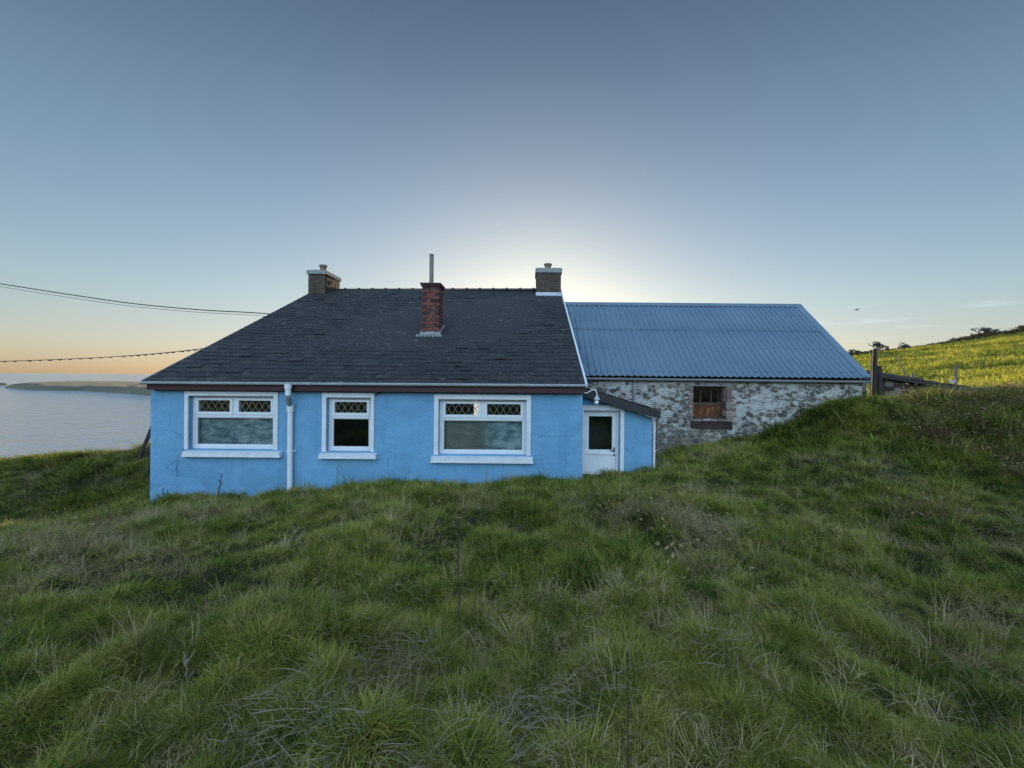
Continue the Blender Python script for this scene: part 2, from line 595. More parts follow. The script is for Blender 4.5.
M['field'] = m_grass('field_grass_blades', FIELD, trans=0.5)
M['hedge'] = m_grass('hedge_twigs', [(0.1, (0.035, 0.033, 0.018)), (0.5, (0.06, 0.05, 0.028)), (0.9, (0.09, 0.075, 0.04))], trans=0.2)
M['bark'] = mat_simple('thorn_bark', (0.060, 0.050, 0.042), 0.95, 0.3, 4, 0.3)


def m_curtain():  # sheet behind the pane, its colour painting the rippled reflection of sky and hill
    t = NT('painted_reflection')
    c = t.coord('Position')
    n = t.noise(t.coord('Position', (0.8, 1, 1.5)), 4.5, 7, 0.72, 0.35)
    k = t.ramp(n, [(0.36, (0.10, 0.18, 0.22)), (0.48, (0.32, 0.44, 0.48)), (0.60, (0.70, 0.78, 0.80))])
    xx = t.n('ShaderNodeSeparateXYZ', {0: c}).outputs[0]
    tan = t.n('ShaderNodeMapRange', {0: t.math('ADD', xx, t.math('MULTIPLY', n, 0.5)), 1: -0.68, 2: -0.30, 3: 0.85, 4: 0.0}).outputs[0]
    only = t.math('GREATER_THAN', xx, -2.5)
    k = t.mix(t.math('MULTIPLY', tan, only), k, (0.30, 0.27, 0.22))
    return t.done(t.principled(k, 0.4, t.bump(n, 0.9, 0.08)))


M['curtain'] = m_curtain()


def m_dirtyglass():
    t = NT('dusty_glass')
    c = t.coord('Position')
    n = t.noise(c, 8, 5, 0.65)
    st = t.noise(t.coord('Position', (13, 13, 4)), 1.3, 5, 0.7)
    tl = t.n('ShaderNodeBsdfTranslucent', {'Color': t.ramp(st, [(0.34, (0.025, 0.016, 0.008)), (0.5, (0.11, 0.075, 0.04)), (0.66, (0.26, 0.20, 0.12))])}).outputs[0]
    df = t.n('ShaderNodeBsdfDiffuse', {'Color': (0.12, 0.09, 0.06, 1)}).outputs[0]
    tr = t.n('ShaderNodeBsdfTransparent', {'Color': (0.6, 0.55, 0.45, 1)}).outputs[0]
    a = t.n('ShaderNodeMixShader', {0: 0.4, 1: tl, 2: df}).outputs[0]
    return t.done(t.n('ShaderNodeMixShader', {0: t.ramp(n, [(0.3, 0.80), (0.65, 1.0)]), 1: tr, 2: a}).outputs[0])


M['dusty'] = m_dirtyglass()


# ------------------------------------------------------------------ terrain
def vnoise(x, y, s, seed=0):
    """smooth value noise in numpy"""
    x, y = np.asarray(x) * s, np.asarray(y) * s
    xi, yi = np.floor(x).astype(np.int64), np.floor(y).astype(np.int64)
    fx, fy = x - xi, y - yi
    fx, fy = fx * fx * (3 - 2 * fx), fy * fy * (3 - 2 * fy)

    def h(a, b):
        n = (a * 374761393 + b * 668265263 + seed * 144665) & 0xffffffff
        n = ((n ^ (n >> 13)) * 1274126177) & 0xffffffff
        return ((n ^ (n >> 16)) & 0xffff) / 65535.0
    return (h(xi, yi) * (1 - fx) + h(xi + 1, yi) * fx) * (1 - fy) + (h(xi, yi + 1) * (1 - fx) + h(xi + 1, yi + 1) * fx) * fy - 0.5


GH = 0.10      # grass stands this far above the soil
ctrl = []
for (px, py, Y) in [
        (512, 748, 1.75), (0, 748, 1.75), (1024, 735, 1.75), (0, 600, 3.05), (250, 600, 3.0), (512, 600, 3.05), (800, 600, 3.15), (1024, 600, 3.3),
        (0, 560, 3.9), (150, 555, 3.9), (512, 540, 4.3), (800, 540, 4.5), (1024, 545, 4.4),
        (0, 545, 4.5), (100, 542, 4.6), (220, 525, 4.9), (380, 505, 5.5), (512, 503, 5.5), (700, 505, 5.5), (850, 510, 5.5), (1000, 515, 5.2),
        (0, 530, 6.3), (60, 527, 6.8), (110, 520, 7.0), (150, 500, 7.3), (220, 497, 7.2), (0, 508, 9.0), (60, 504, 9.3), (110, 497, 9.6), (30, 485, 9.5), (100, 476, 10.1),
        (0, 470, 10), (60, 467, 10.4), (100, 458, 10.8), (140, 452, 11),
        (290, 493, 7.1), (360, 486, 7.0), (480, 485, 7.0), (580, 482, 7.1), (650, 467, 7.9), (640, 484, 6.5),
        (685, 455, 8.8), (715, 447, 9.0), (745, 444, 9.3), (778, 443, 9.4), (805, 428, 9.4), (834, 406, 9.3), (868, 400, 9.2), (940, 398, 8.8), (1024, 394, 8.5), (790, 462, 8.4), (850, 436, 8.5),
        (1024, 440, 7.0), (920, 440, 7.6), (820, 452, 7.7), (1024, 490, 5.8), (900, 490, 6.2), (720, 478, 6.6), (800, 478, 6.6),
]:
    p = P(px, py, Y)
    ctrl.append((p.x, p.y, p.z - CZ - GH))
ctrl += [(-10, -6, -1.2), (0, -6, -1.0), (10, -6, -0.6), (-12, -20, 2.0), (0, -20, 2.6), (14, -20, 3.2), (0, 0, -1.66), (-5, 0, -1.7), (5, 0, -1.6),
         (-20, 0, -2.0), (-20, 8, -2.3), (-30, 5, -2.8), (20, 0, 0.6), (24, 8, 1.2), (14, 8, 0.0), (30, -10, 3.0), (-30, -10, 0.5),
         (-9, 14, -2.4), (-8, 20, -2.6), (-3, 10, -2.3), (-3, 20, -2.6), (0.5, 10, -2.2), (3, 9.3, -1.9), (4, 12, -1.7), (7, 12, -1.2), (4, 18, -1.9), (9, 11, -0.75), (12, 11, -0.7),
         (9.5, 13.5, -0.8), (14, 13, -0.5)]


def field_plane(x, y):
    return -0.45 + 0.120 * (x - 18) + 0.02 * (y - 16)


for fx_ in (20, 30, 45, 65, 90):
    for fy_ in (18, 30, 45, 62, 80):
        if fx_ > 0.6 * fy_:
            ctrl.append((fx_, fy_, field_plane(fx_, fy_)))
ctrl = np.array(ctrl)


def tps_fit(c, lam=0.02):
    n = len(c)
    d2 = ((c[:, None, :2] - c[None, :, :2]) ** 2).sum(-1)
    K = np.where(d2 > 0, 0.5 * d2 * np.log(np.maximum(d2, 1e-12)), 0) + lam * np.eye(n)
    Pm = np.c_[np.ones(n), c[:, :2]]
    A = np.zeros((n + 3, n + 3))
    A[:n, :n] = K; A[:n, n:] = Pm; A[n:, :n] = Pm.T
    return np.linalg.solve(A, np.r_[c[:, 2], np.zeros(3)])


TPS = tps_fit(ctrl)


def ground_z(x, y, fine=True):
    """world height of the soil"""
    x, y = np.asarray(x, float), np.asarray(y, float)
    sh = x.shape
    x, y = x.ravel(), y.ravel()
    z = np.empty_like(x)
    for s in range(0, len(x), 40000):
        xs, ys = np.clip(x[s:s + 40000], -45, 100), np.clip(y[s:s + 40000], -30, 85)
        d2 = (xs[:, None] - ctrl[None, :, 0]) ** 2 + (ys[:, None] - ctrl[None, :, 1]) ** 2
        u = 0.5 * d2 * np.log(np.maximum(d2, 1e-12))
        z[s:s + 40000] = u @ TPS[:-3] + TPS[-3] + TPS[-2] * xs + TPS[-1] * ys
    if fine:
        near = 1.0 / (1 + (np.hypot(x, y - 4) / 22.0) ** 4)
        z = z + near * (0.17 * vnoise(x, y, 1.2, 1) - 0.18 * (np.abs(vnoise(x, y, 2.3, 2)) - .18) + 0.15 * vnoise(x, y, 3.9, 7) + 0.07 * vnoise(x, y, 7.5, 3)) * np.where(y < 1.0, 0.6, 1.0)
        z = z + (1 - near) * 0.5 * vnoise(x, y, 0.35, 5)
    ycl = np.interp(x, [-90, -16, -12, -9, -7, -5, 6, 11, 16, 25, 37, 74, 110], [5, 9.9, 10.7, 12.5, 19, 24, 26, 27, 33, 41, 48, 62.6, 75])
    d = np.maximum(y - ycl, 0)
    z = z - 0.5 * (np.sqrt(d * d + 1.2) - math.sqrt(1.2))
    return (np.maximum(z, -52) + CZ).reshape(sh)


def axis(stops):
    out = [stops[0][0]]
    for (a, _), (b, st) in zip(stops[:-1], stops[1:]):
        n = max(1, int(round((b - a) / st)))
        out += list(a + (b - a) * np.arange(1, n + 1) / n)
    return np.array(out)


gx = axis([(-400, 0), (-120, 20), (-40, 4), (-14, 0.6), (12, 0.09), (22, 0.5), (110, 2.2), (300, 15), (700, 60)])
gy = axis([(-150, 0), (-40, 8), (-2, 1), (11.5, 0.09), (20, 0.6), (85, 2.0), (160, 8), (420, 30)])
GX, GY = np.meshgrid(gx, gy)
GZ = ground_z(GX, GY)
nx, ny = len(gx), len(gy)
me = bpy.data.meshes.new('ground')
idx = np.arange(nx * ny).reshape(ny, nx)
quads = np.stack([idx[:-1, :-1], idx[:-1, 1:], idx[1:, 1:], idx[1:, :-1]], -1).reshape(-1, 4)
me.from_pydata(np.stack([GX, GY, GZ], -1).reshape(-1, 3).tolist(), [], quads.tolist())
me.polygons.foreach_set('use_smooth', [True] * len(me.polygons))
me.materials.append(M['ground'])
ground = link('ground', me)
tag(ground, kind='structure')

SEA_Z = CZ - 45.0
b = MB()
ring = [0, 120, 400, 1200, 4000, 15000, 60000]
n = 48
o = [(0, 0, SEA_Z)] + [(r * math.cos(2 * math.pi * k / n), r * math.sin(2 * math.pi * k / n), SEA_Z) for r in ring[1:] for k in range(n)]
fs = [(0, 1 + k, 1 + (k + 1) % n) for k in range(n)]
for i in range(len(ring) - 2):
    for k in range(n):
        a, c_ = 1 + i * n + k, 1 + i * n + (k + 1) % n
        fs.append((a, a + n, c_ + n, c_))
b.add(o, fs)
tag(b.build('sea', M['sea']), kind='structure')

# far headland: real low land about a kilometre off
b = MB()
S, T = 90, 26
hv = []
for i in range(S + 1):
    px = 5.5 + (420 - 5.5) * i / S
    shore_py = np.interp(px, [5.5, 20, 40, 80, 130, 150, 420], [388.2, 389.6, 390.6, 391.2, 394, 396, 412])
    yo = unroll(px, shore_py)[1] - VY
    Y0 = 45 * F / yo
    width = 90 + 700 * min(1, (i / S) * 5) ** 0.7
    top = np.interp(px, [5.5, 12, 30, 70, 150, 420], [1.5, 8, 13, 16, 17, 24])
    for j in range(T + 1):
        tt = j / T
        Y = Y0 + width * tt + (10 * vnoise(i * 1.0, j * 1.0, 0.5, 9) if 0 < j < T else 0)
        e = min(1, tt * 9) ** 0.7 * 0.55 + 0.45 * min(1, tt * 2.2)
        e *= min(1, (1 - tt) * 5)
        z = SEA_Z - 1.0 + (top + 1) * e + (1.6 * vnoise(i, j, 0.6, 4) if 0 < j < T else 0)
        X = (unroll(px, shore_py)[0] - VX) / F * Y
        hv.append((float(X), float(Y), float(z)))
fs = [(i * (T + 1) + j, (i + 1) * (T + 1) + j, (i + 1) * (T + 1) + j + 1, i * (T + 1) + j + 1) for i in range(S) for j in range(T)]
b.add(hv, fs)
tag(b.build('headland', M['headland'], smooth=True), kind='structure')
b = MB()
rk = P(0.5, 387, 1500)
vv = []
for j, (rr, z) in enumerate([(22, -2), (18, 3), (11, 6), (3, 7.5)]):
    for k in range(10):
        a = 2 * math.pi * k / 10
        q = rr * (1 + 0.3 * random.uniform(-1, 1))
        vv.append((rk.x + q * 1.3 * math.cos(a), 1500 + q * math.sin(a), SEA_Z + z))
fs = [(j * 10 + k, j * 10 + (k + 1) % 10, j * 10 + 10 + (k + 1) % 10, j * 10 + 10 + k) for j in range(3) for k in range(10)] + [tuple(range(30, 40))]
b.add(vv, fs)
tag(b.build('islet', M['headland']), kind='structure')

# ------------------------------------------------------------------ cottage
YE, YW, YR, YB = 7.6, 7.8, 13.95, 20.1
XL, XR = -7.0, 1.02
EZ = CZ - 0.12
RZL, RZR = P(338, 289.5, YR).z, P(532.7, 288.7, YR).z
BASE = CZ - 2.75
cottage = empty('cottage', ((XL + XR) / 2, YW, BASE))
tag(cottage, 'blue rendered cottage with slate roof, three chimneys and white windows', 'cottage')


def wall_face(b, holes, x0, x1, z0, z1, y0, y1, ztop=None, skip_back=False):
    """wall between y0 (front) and y1 with rectangular holes (x0,x1,z0,z1) and reveals"""
    xs = sorted({x0, x1, *[h[0] for h in holes], *[h[1] for h in holes]})
    zs = sorted({z0, z1, *[h[2] for h in holes], *[h[3] for h in holes]})
    for i in range(len(xs) - 1):
        for j in range(len(zs) - 1):
            cx, cz = (xs[i] + xs[i + 1]) / 2, (zs[j] + zs[j + 1]) / 2
            if any(h[0] < cx < h[1] and h[2] < cz < h[3] for h in holes):
                continue
            a, c, d, e = xs[i], xs[i + 1], zs[j], zs[j + 1]
            b.quad((a, y0, d), (c, y0, d), (c, y0, e), (a, y0, e))
            b.quad((c, y1, d), (a, y1, d), (a, y1, e), (c, y1, e))
    for h in holes:
        a, c, d, e = h
        b.quad((a, y0, d), (a, y1, d), (c, y1, d), (c, y0, d))
        b.quad((a, y0, e), (c, y0, e), (c, y1, e), (a, y1, e))
        b.quad((a, y0, d), (a, y0, e), (a, y1, e), (a, y1, d))
        b.quad((c, y0, d), (c, y1, d), (c, y1, e), (c, y0, e))
    b.quad((x0, y0, z0), (x0, y1, z0), (x0, y1, z1), (x0, y0, z1))
    b.quad((x1, y0, z0), (x1, y0, z1), (x1, y1, z1), (x1, y1, z0))
    b.quad((x0, y0, z1), (x1, y0, z1), (x1, y1, z1), (x0, y1, z1))


# windows: pixel survey of the photo converted to metres on the wall plane
WIN = [
    dict(sur=(184.4, 277.8, 391.7, 450), sill=(182.5, 279.8, 449.5, 457), ope=(189, 273.9, 396, 449.5),
         tops=[(194.2, 234.3), (235.0, 274)], tz=(397.6, 415), glow=(417, 442.2), kind='sheet'),
    dict(sur=(322, 374, 393, 452), sill=(319, 375.8, 451.7, 458.7), ope=(326.7, 371, 397.6, 451.7),
         tops=[(330.5, 370.6)], tz=(399.6, 416), glow=(418.9, 444.8), kind='dark'),
    dict(sur=(434, 530.9, 395, 455.5), sill=(431, 532.8, 455, 463), ope=(438.7, 526.4, 399.6, 455),
         tops=[(440.2, 482.2), (483.2, 526)], tz=(401.3, 418), glow=(420.7, 446.8), kind='sheet'),
]


def rect(px0, px1, py0, py1, Y):
    pm = (px0 + px1) / 2
    a, c = P(px0, (py0 + py1) / 2, Y).x, P(px1, (py0 + py1) / 2, Y).x
    return a, c, P(pm, py1, Y).z, P(pm, py0, Y).z      # x0,x1,z0,z1


holes = [rect(*w['ope'], YW) for w in WIN]
# back opening, the setting sun's light on the sea shows through it
gl = P(474.5, 409, 20.0)
b = MB()
WT = EZ + 0.02
wall_face(b, holes, XL, XR, BASE, WT, YW, YW + 0.3)
back_hole = (gl.x - 0.02, gl.x + 0.20, gl.z - 0.45, gl.z + 0.55)
wall_face(b, [back_hole], XL, XR, BASE, WT, YB - 0.3, YB)


def gable(b, xa, xb):
    pr = [(xa, YW + 0.3, BASE), (xa, YB - 0.3, BASE), (xa, YB - 0.3, WT), (xa, YR, RZR - 0.12 if xa > -3 else RZL - 0.12), (xa, YW + 0.3, WT)]
    b.prism(pr, (xb - xa, 0, 0))


gable(b, XL, XL + 0.3)
gable(b, XR - 0.3, XR)
b.build('wall', M['render'], cottage)
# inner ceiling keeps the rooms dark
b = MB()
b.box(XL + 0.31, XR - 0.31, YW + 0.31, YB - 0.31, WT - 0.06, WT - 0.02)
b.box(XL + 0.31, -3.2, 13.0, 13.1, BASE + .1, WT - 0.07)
b.build('ceiling', M['interior'], cottage)

# roof: deck plus individually laid slates
b = MB()
xl, xr = XL + 0.03, XR + 0.02
EL, ER = Vector((xl, YE, P(143, 379.9, YE).z)), Vector((xr, YE, P(585.5, 384.7, YE).z))
RL, RR = Vector((xl, YR, RZL)), Vector((xr, YR, RZR))
BL, BR = Vector((xl, 2 * YR - YE, EL.z)), Vector((xr, 2 * YR - YE, ER.z))
dn = Vector((0, 0, -0.05))
for (a, c, d, e) in ((EL, ER, RR, RL), (BR, BL, RL, RR)):
    up = [a + dn + (e - a) * .02, c + dn + (d - c) * .02, d + dn, e + dn]
    lo = [q + Vector((0, 0, -0.06)) for q in up]
    b.hexa([lo[0], lo[1], lo[2], lo[3], up[0], up[1], up[2], up[3]])
    slope = ((e - a) + (d - c)) / 2
    L = slope.length
    sdir_ = slope.normalized()
    along = (c - a)
    W = along.length
    al = along.normalized()
    nrm = al.cross(sdir_).normalized()
    gauge, sw = 0.20, 0.25
    rows = int(L / gauge)
    for r_ in range(rows + 1):
        s0 = r_ * gauge - 0.02
        off = (sw / 2 if r_ % 2 else 0)
        k = 0
        x = -off
        while x < W:
            x0, x1 = max(x + 0.003, 0.0), min(x + sw - 0.003, W)
            x += sw
            if x1 - x0 < 0.03:
                continue
            j = random.gauss(0, 0.006)
            drop = random.random() < 0.010
            if drop:
                j -= random.uniform(0.02, 0.06)
            th = random.uniform(0.006, 0.010)
            lift0 = 0.016 + random.uniform(0, 0.006) + (0.012 if random.random() < 0.05 else 0)
            lift1 = 0.002
            s1 = min(s0 + gauge * 2.0, L - 0.01)
            if s1 - s0 < 0.1:
                continue
            wob = random.gauss(0, 0.004)

            def pt(xx, ss, hh):
                base = a + al * xx + sdir_ * ss
                # sag between gables
                sg = -0.05 * math.sin(math.pi * min(1, max(0, xx / W))) * math.sin(math.pi * min(1, max(0, ss / L)))
                return base + nrm * (hh - 0.05 + 0.03) + Vector((0, 0, sg))
            q = [pt(x0, s0 + j, lift0 - th), pt(x1, s0 + j + wob, lift0 - th), pt(x1, s1, lift1 - th), pt(x0, s1, lift1 - th),
                 pt(x0, s0 + j, lift0), pt(x1, s0 + j + wob, lift0), pt(x1, s1, lift1), pt(x0, s1, lift1)]
            b.hexa(q)
roof = b.build('roof', M['slate'], cottage)
# ridge tiles
b = MB()
nt = 18
for i in range(nt):
    p0, p1 = RL.lerp(RR, i / nt), RL.lerp(RR, (i + 1) / nt)
    if i < 1 or i >= nt - 2:
        pass
    for (q0, q1, rr) in ((p0, p1, 0.085), (p0 - Vector((0.02, 0, 0)), p0 + Vector((0.05, 0, 0)), 0.108)):
        pts = []
        for k in range(9):
            a = math.pi * (k / 8)
            pts.append((math.cos(a) * rr * 1.25, math.sin(a) * rr * 0.95 - 0.06))
        vv = [q0 + Vector((0, y, z)) for y, z in pts] + [q1 + Vector((0, y, z)) for y, z in pts]
        b.add(vv, [(k, k + 1, 9 + k + 1, 9 + k) for k in range(8)] + [tuple(range(8, -1, -1)), tuple(range(9, 18))])
b.build('ridge_tile', M['slate'], roof)
# pale verge edging on the right, a thin mortar line on the left
b = MB()
b.bar(ER + Vector((0.02, -0.02, -0.02)), RR + Vector((0.02, 0, -0.02)), 0.035, 0.06)
b.build('verge', M['white_paint'], roof)
b = MB()
b.bar(EL + Vector((-0.012, 0, -0.03)), RL + Vector((-0.012, 0, -0.03)), 0.03, 0.05)
b.build('verge', M['cement'], roof)
# fascia
b = MB()
zf0, zf1 = PZ(391.5, 7.68, 360), PZ(383.5, 7.68, 360)
b.box(XL + 0.05, XR + 0.015, 7.66, 7.797, zf0, zf1)
b.build('fascia', M['maroon'], cottage)


def gutter(name, x0, x1, y, z0, z1, r, mat, parent, ends=True):
    b = MB()
    nseg = 10
    for (rr, flip) in ((r, False), (r - 0.006, True)):
        vv = []
        for (x, z) in ((x0, z0), (x1, z1)):
            for k in range(nseg + 1):
                a = math.pi + math.pi * k / nseg
                vv.append((x, y + rr * math.cos(a), z + rr * math.sin(a)))
        m_ = nseg + 1
        b.add(vv, [(k, k + 1, m_ + k + 1, m_ + k) if not flip else (k, m_ + k, m_ + k + 1, k + 1) for k in range(nseg)])
    for yy in (-1, 1):
        b.bar((x0, y + yy * (r - 0.003), z0 + 0.004), (x1, y + yy * (r - 0.003), z1 + 0.004), 0.016, 0.014)
    if ends:
        for (x, z) in ((x0, z0), (x1, z1)):
            poly = [(x - 0.006, y + (r + 0.004) * math.cos(math.pi + math.pi * k / nseg), z + (r + 0.004) * math.sin(math.pi + math.pi * k / nseg)) for k in range(nseg + 1)]
            b.prism(poly, (0.012, 0, 0))
    L = x1 - x0
    nb = int(L / 1.0)
    for i in range(1, nb):          # union brackets
        x = x0 + L * i / nb
        zz = z0 + (z1 - z0) * i / nb
        vv = []
        for xx in (x - 0.012, x + 0.012):
            for k in range(nseg + 1):
                a = math.pi + math.pi * k / nseg
                vv.append((xx, y + (r + 0.005) * math.cos(a), zz + (r + 0.005) * math.sin(a)))
        m_ = nseg + 1
        b.add(vv, [(k, k + 1, m_ + k + 1, m_ + k) for k in range(nseg)])
    return b.build(name, mat, parent)


gutter('gutter', XL + 0.01, XR + 0.02, 7.60, PZ(381.9, 7.55, 137), PZ(385.0, 7.55, 585), 0.040, M['gutter'], cottage)

# windows
for wi, w in enumerate(WIN):
    ox0, ox1, oz0, oz1 = holes[wi]
    YF = YW + 0.09                       # frame plane inside the reveal
    b = MB()
    # outer frame
    fw = 0.05
    b.box(ox0, ox0 + fw, YF, YF + 0.07, oz0, oz1)
    b.box(ox1 - fw, ox1, YF, YF + 0.07, oz0, oz1)
    b.box(ox0 + fw, ox1 - fw, YF, YF + 0.07, oz1 - 0.035, oz1)
    b.box(ox0 + fw, ox1 - fw, YF, YF + 0.07, oz0, oz0 + 0.05)
    tz0, tz1 = PZ(w['tz'][1], YF, 300 + wi * 90), PZ(w['tz'][0], YF, 300 + wi * 90)
    pm = (w['ope'][0] + w['ope'][1]) / 2
    tz0, tz1 = P(pm, w['tz'][1], YF).z, oz1 - 0.036
    b.box(ox0 + fw, ox1 - fw, YF, YF + 0.07, tz0 - 0.04, tz0)      # transom
    nt_ = len(w['tops'])
    mids = []
    if nt_ == 2:
        mx = P((w['tops'][0][1] + w['tops'][1][0]) / 2, 408, YF).x
        b.box(mx - 0.025, mx + 0.025, YF + 0.002, YF + 0.068, tz0 + 0.001, tz1)
        mids = [(ox0 + fw, mx - 0.025), (mx + 0.025, ox1 - fw)]
    else:
        mids = [(ox0 + fw, ox1 - fw)]
    # glazing bead of the big pane
    bz0, bz1 = oz0 + 0.05, tz0 - 0.04
    g = 0.03
    b.box(ox0 + fw, ox0 + fw + g, YF + 0.015, YF + 0.06, bz0, bz1)
    b.box(ox1 - fw - g, ox1 - fw, YF + 0.015, YF + 0.06, bz0, bz1)
    b.box(ox0 + fw + g, ox1 - fw - g, YF + 0.015, YF + 0.06, bz0, bz0 + g)
    b.box(ox0 + fw + g, ox1 - fw - g, YF + 0.015, YF + 0.06, bz1 - g * 0.6, bz1)
    for dx in (0.3, 0.5, 0.72):          # drainage caps
        xx = ox0 + (ox1 - ox0) * dx
        b.box(xx - 0.02, xx + 0.02, YF - 0.006, YF + 0.001, oz0 + 0.015, oz0 + 0.03)
    win = b.build('window', M['upvc'], cottage)
    # plaster surround, proud of the wall
    sx0, sx1, sz0, sz1 = rect(*w['sur'], YW - 0.02)
    b = MB()
    b.box(sx0, ox0 - 0.002, YW - 0.025, YW + 0.02, oz0, sz1)
    b.box(ox1 + 0.002, sx1, YW - 0.025, YW + 0.02, oz0, sz1)
    b.box(ox0 - 0.002, ox1 + 0.002, YW - 0.025, YW + 0.02, oz1 + 0.002, sz1)
    b.build('surround', M['white_paint'], win)
    lx0, lx1, lz0, lz1 = rect(*w['sill'], YW - 0.08)
    b = MB()
    zt = oz0 - 0.003
    b.hexa([(lx0, YW - 0.095, lz0), (lx1, YW - 0.095, lz0), (lx1, YW + 0.12, lz0 + .03), (lx0, YW + 0.12, lz0 + .03),
            (lx0, YW - 0.095, zt - 0.035), (lx1, YW - 0.095, zt - 0.035), (lx1, YW + 0.12, zt), (lx0, YW + 0.12, zt)])
    b.box(lx0 - 0.012, lx1 + 0.012, YW - 0.102, YW - 0.02, lz0 - 0.002, lz0 + 0.022)
    b.build('sill', M['white_paint'], win)
    # big pane
    b = MB()
    b.box(ox0 + fw + g - .005, ox1 - fw - g + .005, YF + 0.03, YF + 0.036, bz0 + g - .005, bz1 - g * .6 + .005)
    b.build('pane', M['wavy'] if w['kind'] == 'sheet' else M['glass'], win)
    if w['kind'] == 'sheet':
        b = MB()
        nxs, nzs = 36, 16
        vv = []
        cx0, cx1, cz0, cz1 = ox0 + 0.02, ox1 - 0.02, oz0 + 0.02, tz0 - 0.012
        for j in range(nzs + 1):
            for i in range(nxs + 1):
                x = cx0 + (cx1 - cx0) * i / nxs
                z = cz0 + (cz1 - cz0) * j / nzs
                vv.append((x, YF + 0.13 + 0.05 * float(vnoise(x, z, 4.0, 20 + wi)) + 0.03 * float(vnoise(x, z, 9.0, 21)), z))
        b.add(vv, [(j * (nxs + 1) + i, j * (nxs + 1) + i + 1, (j + 1) * (nxs + 1) + i + 1, (j + 1) * (nxs + 1) + i) for j in range(nzs) for i in range(nxs)])
        b.build('curtain', M['curtain'], win, smooth=True)  # added sheet carries the painted reflection
    for (a, c) in mids:
        cf = MB()
        s = 0.055
        z0_, z1_ = tz0 + 0.004, tz1 - 0.006
        a_, c_ = a + 0.004, c - 0.004
        yy0, yy1 = YF - 0.012, YF + 0.05
        cf.box(a_, a_ + s, yy0, yy1, z0_, z1_)
        cf.box(c_ - s, c_, yy0, yy1, z0_, z1_)
        cf.box(a_ + s, c_ - s, yy0, yy1, z0_, z0_ + s)
        cf.box(a_ + s, c_ - s, yy0, yy1, z1_ - s * 0.8, z1_)
        cf.build('casement', M['upvc'], win)
        pb = MB()
        p0, p1, q0, q1 = a_ + s - .004, c_ - s + .004, z0_ + s - .004, z1_ - s * .8 + .004
        pb.box(p0, p1, YF + 0.02, YF + 0.026, q0, q1)
        pb.build('pane', M['glass'], win)
        lt = MB()
        pitch, hgt = 0.125, q1 - q0
        k = -3
        run = hgt * 0.62
        x = p0 - run
        while x < p1:
            for sgn in (1, -1):
                xa, xb = (x, x + run) if sgn > 0 else (x + run, x)
                za, zb = q0, q1
                # clip to the pane
                pts = []
                for (u, v) in ((xa, za), (xb, zb)):
                    pts.append([u, v])
                d0, d1 = pts
                sl = (d1[1] - d0[1]) / (d1[0] - d0[0])
                for pp, oo in ((d0, d1), (d1, d0)):
                    if pp[0] < p0:
                        pp[1] += (p0 - pp[0]) * sl; pp[0] = p0
                    if pp[0] > p1:
                        pp[1] += (p1 - pp[0]) * sl; pp[0] = p1
                if abs(d1[0] - d0[0]) > 0.01 and min(d0[1], d1[1]) >= q0 - 1e-6 and max(d0[1], d1[1]) <= q1 + 1e-6:
                    lt.bar((d0[0], YF + 0.016 + 0.003 * sgn, d0[1]), (d1[0], YF + 0.016 + 0.003 * sgn, d1[1]), 0.004, 0.008, up=Vector((0, 0, 1)))
            x += pitch
        lt.build('lattice', M['lattice'], win)


# chimneys
def brick_stack(b, x0, x1, y0, y1, z0, z1, pick, course=0.075, core=1, jit=0.004, bl=0.2):
    b.box(x0 + 0.012, x1 - 0.012, y0 + 0.012, y1 - 0.012, z0, z1 - 0.004, core)
    nz = int(round((z1 - z0) / course))
    ch = (z1 - z0) / nz
    for j in range(nz):
        za, zb = z0 + j * ch + 0.005, z0 + (j + 1) * ch - 0.005
        for (side, u0, u1) in (('f', x0, x1), ('b', x0, x1), ('l', y0 + 0.1, y1 - 0.1), ('r', y0 + 0.1, y1 - 0.1)):
            nb = max(2, int(round((u1 - u0) / bl)))
            w = (u1 - u0) / nb
            cuts = [u0] + ([u0 + w * (i + (0.5 if j % 2 else 0)) for i in range(0 if j % 2 else 1, nb)]) + [u1]
            for i in range(len(cuts) - 1):
                a, c = cuts[i] + 0.005, cuts[i + 1] - 0.005
                if side in 'lr':
                    pass
                d = random.gauss(0, jit)
                mi = pick(side, j, i, len(cuts) - 1)
                if side == 'f': b.box(a, c, y0 + d, y0 + 0.1, za, zb, mi)
                elif side == 'b': b.box(a, c, y1 - 0.1, y1 + d, za, zb, mi)
                elif side == 'l': b.box(x0 + d, x0 + 0.09, a, c, za, zb, mi)
                else: b.box(x1 - 0.09, x1 + d, a, c, za, zb, mi)


